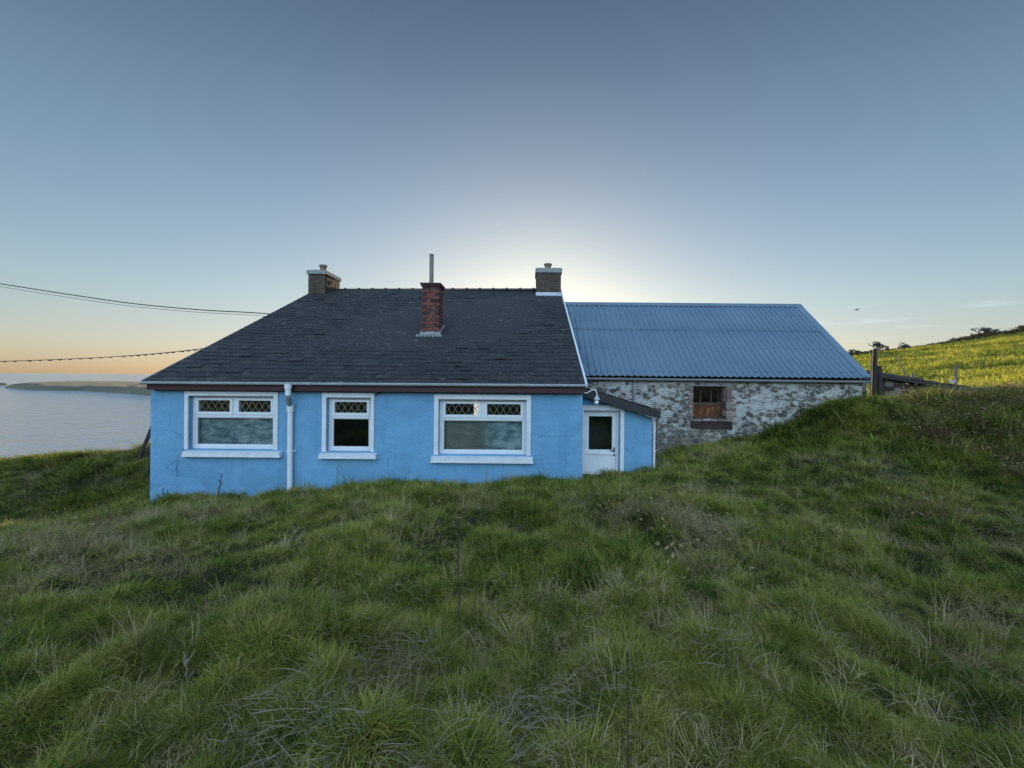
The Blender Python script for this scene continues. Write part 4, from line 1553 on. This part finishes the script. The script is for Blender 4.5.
# ------------------------------------------------------------------ cables
def cable(name, pix, r, label, group=None, knots=0, ends=None):
    pts = [P(*p) for p in pix]
    pts = (ends[0] if ends else []) + pts + (ends[1] if ends else [])
    # cubic through the points, tangents scaled to each span
    out = []
    T = []
    for i in range(len(pts)):
        if i == 0: t_ = (pts[1] - pts[0]).normalized()
        elif i == len(pts) - 1: t_ = (pts[-1] - pts[-2]).normalized()
        else:
            d0, d1 = pts[i] - pts[i - 1], pts[i + 1] - pts[i]
            t_ = (d0.normalized() * d1.length + d1.normalized() * d0.length).normalized()
        T.append(t_)
    for i in range(len(pts) - 1):
        L_ = (pts[i + 1] - pts[i]).length
        for s in range(12):
            t = s / 12
            out.append(pts[i] * (2 * t ** 3 - 3 * t * t + 1) + T[i] * L_ * (t ** 3 - 2 * t * t + t) + pts[i + 1] * (3 * t * t - 2 * t ** 3) + T[i + 1] * L_ * (t ** 3 - t * t))
    out.append(pts[-1])
    b = MB()
    b.tube(out, r, 6)
    if knots:
        for i in range(knots):
            q = out[int((i + .5) * (len(out) - 1) / knots)]
            s = r * random.uniform(1.6, 2.6)
            b.tube([q - Vector((.05, 0, 0)), q + Vector((0, 0, -.01)), q + Vector((.05, 0, .0))], [s * .5, s, s * .5], 6)
    o = b.build(name, M['cable'])
    tag(o, label, 'cable', group)
    return o


cable('overhead_cable', [(0, 283.7, 15.3), (70, 294.6, 15.3), (136.7, 304.0, 15.4), (200, 309.8, 15.4), (268, 313.8, 15.4)], .019,
      'upper and thicker overhead cable running down to the cottage roof', None, 0, ([Vector((-60, 15.2, 13.2)), Vector((-32, 15.2, 7.6))], [Vector((XL - .02, 15.5, CZ + 2.0))]))
cable('overhead_cable', [(0, 286.6, 15.0), (70, 297.6, 15.1), (136.7, 306.8, 15.1), (200, 312.4, 15.2), (262, 316.0, 15.2)], .008,
      'lower and thinner overhead cable just under the thick one', None, 0, ([Vector((-60, 15.0, 12.9)), Vector((-32, 15.0, 7.35))], [Vector((XL - .02, 15.2, CZ + 1.8))]))
cable('garden_wire', [(0, 361.4, 9.3), (60, 359.4, 9.3), (120, 356.4, 9.3), (164, 352.9, 9.2), (202, 348.8, 9.2)], .008,
      'low knotted wire rising to the left edge of the slate roof', None, 34, ([Vector((-30, 9.3, 3.3))], [P(212, 347.5, 9.25)]))


# ------------------------------------------------------------------ vegetation sources
def to_mesh(name, V, Fq, mat):
    me = bpy.data.meshes.new(name)
    V = np.asarray(V, np.float32)
    Fq = np.asarray(Fq, np.int32)
    me.vertices.add(len(V)); me.vertices.foreach_set('co', V.ravel())
    k = Fq.shape[1]
    me.loops.add(Fq.size); me.loops.foreach_set('vertex_index', Fq.ravel())
    me.polygons.add(len(Fq)); me.polygons.foreach_set('loop_start', np.arange(0, Fq.size, k, dtype=np.int32))
    me.polygons.foreach_set('loop_total', np.full(len(Fq), k, np.int32))
    me.update(calc_edges=True)
    me.materials.append(mat)
    me.polygons.foreach_set('use_smooth', [True] * len(Fq))
    return me


def blades(n, rad, hmin, hmax, wmin, wmax, droop, lean=0.35, seg=4, rng=RNG):
    """n tapered bent strips"""
    V, Fq = [], []
    for i in range(n):
        a = rng.uniform(0, 2 * math.pi)
        rr = rad * math.sqrt(rng.uniform())
        x0, y0 = rr * math.cos(a), rr * math.sin(a)
        out = a + rng.normal(0, 0.8)
        h = rng.uniform(hmin, hmax)
        w = rng.uniform(wmin, wmax)
        th = abs(rng.normal(lean, 0.25))
        dr = droop * rng.uniform(0.4, 1.5)
        face = out + math.pi / 2 + rng.normal(0, 0.5)
        p = np.array([x0, y0, -0.02])
        ang = th
        base = len(V)
        for s in range(seg + 1):
            t = s / seg
            ww = w * (1 - t ** 1.6) * 0.5 + 0.0004
            d = np.array([math.cos(face), math.sin(face), 0]) * ww
            V.append(p - d); V.append(p + d)
            st = h / seg
            p = p + st * np.array([math.sin(ang) * math.cos(out), math.sin(ang) * math.sin(out), math.cos(ang)])
            ang = min(ang + dr / seg, 2.4)
        for s in range(seg):
            q = base + 2 * s
            Fq.append((q, q + 1, q + 3, q + 2))
    return V, Fq


def src_collection(name, meshes):
    col = bpy.data.collections.new(name)
    for i, m in enumerate(meshes):
        o = bpy.data.objects.new('%s_%02d' % (name, i), m)
        col.objects.link(o)
    return col


def scatter(name, P3, rot, scl, idx, col):
    me = bpy.data.meshes.new(name)
    me.vertices.add(len(P3)); me.vertices.foreach_set('co', np.asarray(P3, np.float32).ravel())
    at = me.attributes.new('rot', 'FLOAT_VECTOR', 'POINT'); at.data.foreach_set('vector', np.asarray(rot, np.float32).ravel())
    at = me.attributes.new('scl', 'FLOAT_VECTOR', 'POINT'); at.data.foreach_set('vector', np.asarray(scl, np.float32).ravel())
    at = me.attributes.new('idx', 'INT', 'POINT'); at.data.foreach_set('value', np.asarray(idx, np.int32))
    o = link(name, me)
    ng = bpy.data.node_groups.new(name, 'GeometryNodeTree')
    ng.interface.new_socket('Geometry', in_out='INPUT', socket_type='NodeSocketGeometry')
    ng.interface.new_socket('Geometry', in_out='OUTPUT', socket_type='NodeSocketGeometry')
    gi, go = ng.nodes.new('NodeGroupInput'), ng.nodes.new('NodeGroupOutput')
    ci = ng.nodes.new('GeometryNodeCollectionInfo')
    ci.inputs['Collection'].default_value = col
    ci.inputs['Separate Children'].default_value = True
    ci.inputs['Reset Children'].default_value = True
    ip = ng.nodes.new('GeometryNodeInstanceOnPoints')
    ip.inputs['Pick Instance'].default_value = True

    def attr(nm, ty):
        a = ng.nodes.new('GeometryNodeInputNamedAttribute')
        a.data_type = ty
        a.inputs['Name'].default_value = nm
        return [s for s in a.outputs if s.enabled and s.name == 'Attribute'][0]
    L = ng.links.new
    L(gi.outputs[0], ip.inputs['Points'])
    L(ci.outputs[0], ip.inputs['Instance'])
    L(attr('idx', 'INT'), ip.inputs['Instance Index'])
    e2r = ng.nodes.new('FunctionNodeEulerToRotation')
    L(attr('rot', 'FLOAT_VECTOR'), e2r.inputs[0])
    L(e2r.outputs[0], ip.inputs['Rotation'])
    L(attr('scl', 'FLOAT_VECTOR'), ip.inputs['Scale'])
    L(ip.outputs[0], go.inputs[0])
    md = o.modifiers.new('scatter', 'NODES')
    md.node_group = ng
    return o


green_src = src_collection('grass_tuft', [to_mesh('grass_tuft', *blades(30, 0.055, 0.045 + .009 * i, 0.09 + .018 * i, 0.0022, 0.0045, 1.0 + .15 * i, .45), M['grass']) for i in range(6)]
                           + [to_mesh('grass_tuft', *blades(28, 0.08, 0.05 + .013 * i, 0.10 + .020 * i, 0.0035, 0.0065, 1.1, .48, 3), M['grass']) for i in range(4)]
                           + [to_mesh('grass_tuft', *blades(26, 0.10, 0.06 + .013 * i, 0.12 + .022 * i, 0.0055, 0.010, 1.3, .60, 2), M['grass']) for i in range(4)])
dry_src = src_collection('dry_tuft', [to_mesh('dry_tuft', *blades(16, 0.06, 0.10, 0.24 + .05 * i, 0.002, 0.004, 0.9, .40), M['dry']) for i in range(3)]
                         + [to_mesh('dry_mat', *blades(26, 0.14, 0.10, 0.26, 0.002, 0.004, 1.6, 1.05, 5), M['dry']) for i in range(3)]
                         + [to_mesh('dry_wisp', *blades(6, 0.07, 0.22, 0.42, 0.0018, 0.0032, 0.5, .22, 4), M['dry']) for i in range(2)])
far_src = src_collection('field_tuft', [to_mesh('field_tuft', *blades(26, 0.30, 0.15, 0.36, 0.02, 0.05, 0.8, .35, 3), M['field']) for i in range(4)])


def scrub_mesh(seed):
    rng = np.random.default_rng(seed)
    V, Fq = blades(70, 0.16, 0.16, 0.42, 0.003, 0.006, 0.5, .45, 3, rng)
    for i in range(60):
        p = rng.normal(0, 1, 3) * [.16, .16, .09] + [0, 0, .20]
        d = rng.normal(size=3); d /= np.linalg.norm(d)
        e = np.cross(d, rng.normal(size=3)); e /= np.linalg.norm(e)
        s_ = rng.uniform(.012, .028)
        b0 = len(V)
        V += [p - d * s_, p + e * s_ * .5, p + d * s_, p - e * s_ * .5]
        Fq.append((b0, b0 + 1, b0 + 2, b0 + 3))
    return V, Fq


M['scrub'] = m_grass('dead_bracken', [(0.1, (0.10, 0.080, 0.035)), (0.5, (0.19, 0.150, 0.070)), (0.9, (0.30, 0.245, 0.13))], trans=0.2)
scrub_src = src_collection('scrub_clump', [to_mesh('scrub_clump', *scrub_mesh(200 + i), M['scrub']) for i in range(3)])


def in_buildings(x, y):
    a = (x > XL - .02) & (x < XR + .02) & (y > YW - .02) & (y < YB)
    c = (x > XR - .02) & (x < pxr + .02) & (y > YP - .05) & (y < YBN + .1)
    d = (x > XB0) & (x < XB1 + .05) & (y > YBN - .02) & (y < 2 * YBR - YBN)
    return a | c | d


def sample(n, y0, y1, xpad=1.5, kx=1.42):
    """points in the wedge the camera and a step beside it can see"""
    y = np.sqrt(RNG.uniform(max(y0, .01) ** 2, y1 ** 2, n))
    x = RNG.uniform(-1, 1, n) * (kx * y + xpad)
    return x, y


def put(x, y):
    return np.stack([x, y, ground_z(x, y)], -1)


def patch(x, y):
    """0..1 where the turf is rank and dead"""
    return vnoise(x, y, 0.55, 41) + 0.7 * vnoise(x, y, 1.5, 42) + 0.4 * vnoise(x, y, 3.3, 43)


xs, ys = [], []
for (n, a, c) in ((38000, 0.9, 3.2), (36000, 3.2, 6.5), (34000, 6.5, 11.8)):
    x, y = sample(n, a, c)
    xs.append(x); ys.append(y)
x, y = np.concatenate(xs), np.concatenate(ys)
# thicker along the walls' foot and a spread behind the camera
xb = np.r_[RNG.uniform(-9, 10, 2500), RNG.uniform(-26, -12, 5000), RNG.uniform(11, 17, 3000)]
yb = np.r_[RNG.uniform(-4, 1.0, 2500), RNG.uniform(2, 11.5, 5000), RNG.uniform(1, 10, 3000)]
x, y = np.r_[x, xb], np.r_[y, yb]
keep = ~in_buildings(x, y)
pt_ = patch(x, y)
keep &= RNG.uniform(size=len(x)) > np.clip((pt_ - 0.06) * 2.2, 0.05, 0.88)
x, y, pt_ = x[keep], y[keep], pt_[keep]
n = len(x)
hum = 0.20 * vnoise(x, y, 1.2, 1) - 0.26 * (np.abs(vnoise(x, y, 2.3, 2)) - .18) + 0.16 * vnoise(x, y, 3.9, 7)
tus = np.clip(0.95 + 0.7 * vnoise(x, y, 1.3, 51) + 0.7 * vnoise(x, y, 3.3, 52) + 2.2 * hum, .40, 1.8)
tus = tus * np.interp(y, [1, 3.4, 6.8, 8], [.70, .74, .88, 1.0])
tus = np.where(y < 3.6, np.clip(tus, .45, 1.45), tus)
tus = tus * np.where((x > 5.5) & (y > 6.8), 1.35, 1.0)
sc_ = RNG.uniform(.7, 1.25, n) * tus * np.where(y > 6.5, 1.15, 1.0)
rot = np.stack([RNG.normal(0, .20, n), RNG.normal(0, .20, n), RNG.uniform(0, 6.28, n)], -1)
grass = scatter('grass', put(x, y), rot, np.stack([sc_ * RNG.uniform(.85, 1.25, n), sc_ * RNG.uniform(.85, 1.25, n), sc_], -1), np.where(y < 3.4, RNG.integers(0, 6, n), np.where(y < 6.8, RNG.integers(6, 10, n), RNG.integers(10, 14, n))), green_src)
tag(grass, 'rough green tussocky grass covering the slope before the cottage', 'grass', kind='stuff')

xs, ys = [], []
for (n, a, c) in ((8500, 0.9, 3.2), (9500, 3.2, 6.5), (8500, 6.5, 11.5)):
    x, y = sample(n, a, c)
    xs.append(x); ys.append(y)
x, y = np.concatenate(xs), np.concatenate(ys)
keep = ~in_buildings(x, y)
pt_ = patch(x, y)
pt_ = pt_ + .35 * np.clip((x - 7.5) / 3, 0, 1) * (y > 5.5)
keep &= RNG.uniform(size=len(x)) < np.clip((pt_ + 0.10) * 1.8, 0.20, 0.95)
x, y, pt_ = x[keep], y[keep], pt_[keep]
n = len(x)
ix = np.where(RNG.uniform(size=n) < .40, RNG.integers(0, 3, n), RNG.integers(3, 6, n))
ix = np.where(RNG.uniform(size=n) < .05, RNG.integers(6, 8, n), ix)
sc_ = RNG.uniform(.55, 1.1, n) * np.interp(y, [1, 4, 7], [.68, .85, 1.0])
rot = np.stack([RNG.normal(0, .25, n), RNG.normal(0, .25, n), RNG.uniform(0, 6.28, n)], -1)
dry = scatter('dry_grass', put(x, y) + [0, 0, .03], rot, np.stack([sc_, sc_, sc_], -1), ix, dry_src)
tag(dry, 'straw coloured dead grass matted through the green turf', 'dry grass', kind='stuff')

# brown dead bracken on the bank at the right and here and there in the turf
x1, y1 = RNG.uniform(7.2, 13, 650), RNG.uniform(5.6, 9.6, 650)
x2, y2 = sample(110, 3.6, 6.2)
x, y = np.r_[x1, x2], np.r_[y1, y2]
w_ = vnoise(x, y, 0.8, 91) + .6 * vnoise(x, y, 2.0, 92)
keep = ~in_buildings(x, y) & (w_ > np.where(x > 7.2, -.06, .22))
x, y = x[keep], y[keep]
n = len(x)
sc_ = RNG.uniform(.6, 1.25, n)
br_ = scatter('dead_bracken', put(x, y), np.stack([RNG.normal(0, .2, n), RNG.normal(0, .2, n), RNG.uniform(0, 6.28, n)], -1),
              np.stack([sc_ * 1.2, sc_ * 1.2, sc_ * .8], -1), RNG.integers(0, 3, n), scrub_src)
tag(br_, 'brown dead bracken scattered over the bank at right', 'bracken', kind='stuff')

# the sunlit field
n = 30000
x = RNG.uniform(9, 95, n)
y = 13 + 62 * RNG.uniform(size=n) ** 1.0
keep = (x > .62 * y) & (x < 1.55 * y + 3) & (y < np.interp(x, [11, 16, 25, 37, 74, 110], [27, 33, 41, 48, 62.6, 75]) + 1)
keep &= ~((x < 13) & (y < 13.4))
x, y = x[keep], y[keep]
n = len(x)
sc_ = RNG.uniform(.6, 1.2, n) * (.75 + .8 * np.clip(vnoise(x * .35, y, 0.5, 61) + .4, 0, 1))
field = scatter('field_grass', put(x, y), np.stack([RNG.normal(0, .15, n), RNG.normal(0, .15, n), RNG.uniform(0, 6.28, n)], -1),
                np.stack([sc_ * 1.3, sc_ * 1.3, sc_], -1), RNG.integers(0, 4, n), far_src)
tag(field, 'sunlit yellow green pasture on the rising hillside at right', 'grass', kind='stuff')


# ------------------------------------------------------------------ hedge and thorn trees on the skyline
def skyline(px):
    py = np.interp(px, [846, 880, 903, 940, 985, 1024, 1080], [358.8, 354.6, 352.5, 346.5, 338.2, 332.2, 324])
    Y = np.interp(px, [846, 1024, 1080], [47.5, 62.3, 66])
    return P(px, py, Y)


def leaf_cloud(b, pts, size, rng):
    for p in pts:
        d = Vector(rng.normal(size=3)).normalized()
        e = d.orthogonal().normalized()
        s = size * rng.uniform(.5, 1.4)
        p = Vector(p)
        b.add([p - d * s, p + e * s * .35, p + d * s, p - e * s * .35], [(0, 1, 2, 3)])


rng2 = np.random.default_rng(5)
b = MB()
pts = []
for i in range(15000):
    px = rng2.uniform(846, 1075)
    s = skyline(px)
    hh = np.interp(px, [846, 880, 930, 985, 1075], [.75, .55, .50, 0.70, .85]) * (1 + .6 * float(vnoise(px, 0, .12, 71)) + .4 * float(vnoise(px, 0, .4, 72)))
    zg = gz(s.x, s.y) if i % 12 == 0 else None
    base = min(s.z, s.z)
    pts.append((s.x + rng2.normal(0, .3), s.y + rng2.normal(0, .45), s.z - .35 + (hh + .3) * rng2.uniform() ** .8))
leaf_cloud(b, pts, .17, rng2)
tag(b.build('hedge', M['hedge']), 'low dark hedge running along the skyline of the sunlit field', 'hedge')


def thorn_tree(px, top_py, width_px, label, lean=0.25, seed=1, group='bare trees along the skyline'):
    s = skyline(px)
    s.z -= .3
    H = P(px, top_py, s.y).z - s.z
    Wd = width_px * s.y / F
    rng = random.Random(seed)
    root = empty('bare_tree', s)
    tag(root, label, 'tree', group)
    tb, cb = MB(), MB()

    def grow(b, p, d, L, r, depth):
        pts, rs = [p], [r]
        q = p.copy()
        dd = d.copy()
        for i in range(3):
            dd = (dd + Vector((rng.uniform(-.25, .25) + lean * .15, rng.uniform(-.25, .25), rng.uniform(-.05, .12)))).normalized()
            q = q + dd * L / 3
            pts.append(q.copy()); rs.append(max(r * (1 - .2 * (i + 1)), .024))
        b.tube(pts, rs, 5 if depth < 2 else 3, cap=False)
        if depth >= 5:
            return
        for k in range(rng.randint(2, 3) if depth else 7):
            nd = (dd + Vector((rng.uniform(-1, 1) * Wd / H * .75 + lean * .3, rng.uniform(-.9, .9), rng.uniform(-.25, .6)))).normalized()
            grow(cb, pts[rng.choice([2, 3, 3])], nd, L * rng.uniform(.62, .85), r * .55, depth + 1)
    grow(tb, s, Vector((lean * .3, 0, 1)).normalized(), H * .34, H * .045, 0)
    # squeeze the crown to the surveyed width and height
    V = np.array(cb.v)
    c = V.mean(0)
    V[:, 0] = s.x + lean * H * .15 + (V[:, 0] - c[0]) * (Wd / max(np.ptp(V[:, 0]), .1))
    zmin, zmax = V[:, 2].min(), V[:, 2].max()
    V[:, 2] = s.z + H * .22 + (V[:, 2] - zmin) / (zmax - zmin) * H * .78
    cb.v = [tuple(v) for v in V]
    tb.build('trunk', M['bark'], root)
    cb.build('crown', M['bark'], root)


thorn_tree(856, 349.0, 24, 'low bare shrubby tree nearest the barn roof on the skyline', .5, 3)
thorn_tree(880.5, 341.0, 17, 'round topped bare tree behind the tall dark post', .2, 5)
thorn_tree(903, 342.5, 12, 'small dense bare tree third along the skyline from the barn', .5, 8)
thorn_tree(926, 343.5, 7, 'tiny bush like tree midway along the skyline hedge', .3, 9)
thorn_tree(986, 326.5, 28, 'broad bare tree standing highest in the hedge at right', .3, 12)
thorn_tree(1024, 325.0, 10, 'bare tree on the skyline cut by the right photo edge', .3, 14)


# a small bird far off in the sky
b = MB()
c_ = P(856.8, 310, 45)
b.tube([c_ + Vector((-.16, 0, .0)), c_ + Vector((-.06, 0, .01)), c_ + Vector((.08, 0, .0)), c_ + Vector((.2, 0, -.01))], [.012, .05, .045, .012], 8)
for sg in (-1, 1):
    w0, w1_, w2_ = c_ + Vector((-.05, sg * .03, .02)), c_ + Vector((-.02, sg * .22, .12)), c_ + Vector((.08, sg * .42, .07))
    b.tube([w0, w1_, w2_], [.03, .035, .006], 6)
tag(b.build('bird', M['cable']), 'tiny dark bird flying in the sky above the barn end', 'bird')


# ------------------------------------------------------------------ dead stems
def on_ground(px, py):
    """point where the sight line meets the turf"""
    best = None
    for Y in np.arange(1.2, 12, .02):
        p = P(px, py, Y)
        if p.z < gz_fast(p.x, Y) + .05:
            return p
    return P(px, py, 8)


def gz_fast(x, y):
    return gz(x, y)


def stem_heap(px, py, rad, n, label, mat='stem', seed=0, lift=.10):
    rng = random.Random(seed)
    p = on_ground(px, py)
    c = Vector((p.x, p.y, gz(p.x, p.y)))
    b = MB()
    for i in range(int(n * 1.4)):
        a = rng.uniform(0, 2 * math.pi)
        L = rng.uniform(.05, .24)
        r0 = rad * math.sqrt(rng.random())
        q = c + Vector((r0 * math.cos(a) * 1.5, r0 * math.sin(a), 0))
        d = rng.gauss(.0, .9) + (math.pi if rng.random() < .5 else 0)
        pts = []
        h0 = lift * rng.uniform(.2, 1.3)
        arch = rng.uniform(-.01, .025)
        bend = rng.uniform(-.25, .25)
        x, y = q.x, q.y
        zc = gz(x, y)
        tilt = rng.uniform(-.22, .30)
        for k in range(5):
            t = k / 4
            pts.append((x, y, zc + h0 + arch * math.sin(math.pi * t) + tilt * L * t))
            x += math.cos(d + bend * t) * L / 4
            y += math.sin(d + bend * t) * L / 4
        r = rng.uniform(.0009, .0020)
        b.tube(pts, [r, r, r, r * .8, r * .4], 4, cap=False)
    o = b.build('dead_stem_heap', M[mat])
    tag(o, label, 'dead stems', 'tangles of dead stems in the grass')
    return o


for i, (px, py, rad, n, lab) in enumerate([
        (405, 662, .20, 60, 'grey tangle of dead stems in a dark hollow left of centre'),
        (290, 712, .20, 60, 'pale broken stems sprawled in the grass toward the lower left'),
        (352, 752, .22, 110, 'dense heap of pale twigs at the bottom edge left of centre'),
        (515, 735, .24, 110, 'dark heap of dead stems at the bottom edge at centre'),
        (590, 690, .18, 50, 'straw pile right of centre beside the tall dark stalk'),
        (735, 655, .13, 28, 'small flat tangle of stems in the right foreground'),
        (1005, 535, .25, 60, 'bleached stems under the bank at the right edge'),
        (715, 530, .30, 80, 'tall pale clump of dead stems on the slope below the porch')]):
    stem_heap(px, py, rad, n, lab, 'stem' if i != 3 else 'stem', 100 + i)


def stalk(px0, py0, px1, py1, r, label, mat='stem_dark', Y=None, side=6, seed=0):
    rng = random.Random(seed)
    p = on_ground(px1, py1) if Y is None else P(px1, py1, Y)
    base = Vector((p.x, p.y, gz(p.x, p.y) - .05))
    top = P(px0, py0, p.y)
    b = MB()
    pts, rs = [], []
    for k in range(9):
        t = k / 8
        pts.append(base.lerp(top, t) + Vector((rng.uniform(-.004, .004), rng.uniform(-.01, .01), 0)))
        rs.append(r * (1 - .6 * t))
    b.tube(pts, rs, 6)
    for k in range(side):
        t = rng.uniform(.45, 1)
        q = base.lerp(top, t)
        a = rng.uniform(0, 6.28)
        L = rng.uniform(.02, .06)
        b.tube([q, q + Vector((math.cos(a) * L, math.sin(a) * L, L * 1.2))], [r * .4, r * .25], 4)
    o = b.build('dead_stalk', M[mat])
    tag(o, label, 'dead stalk', 'single dead stalks standing in the grass')
    return o


stalk(457.5, 519, 459.5, 632, .0055, 'tall thin dark stalk standing alone near the centre of the slope', seed=1)
stalk(628, 655, 627, 800, .0050, 'tall thin dark stalk at the bottom edge right of centre', Y=1.75, seed=2)
stalk(222, 474, 217, 498, .012, 'dark stalk standing in for a crack in the blue wall under the large left window', 'stem_dark', 7.5, 8, 3)  # stand-in stalk drawn where the wall is cracked
stalk(338, 464, 336, 490, .010, 'pale stalk standing in for a white drip on the blue wall under the small window', 'stem', 7.4, 5, 4)  # stand-in stalk for a white drip on the wall
stalk(487, 467, 486, 490, .008, 'pale stalk standing in for a white streak on the blue wall under the large right window', 'stem', 7.4, 3, 5)  # stand-in stalk for a white streak on the wall
stalk(163, 487, 160, 502, .010, 'short pale stalk at the left corner of the blue wall', 'stem', 7.5, 6, 6)
stalk(186, 660, 190, 684, .009, 'curled whitish stalk in the left foreground grass', 'stem', None, 8, 7)
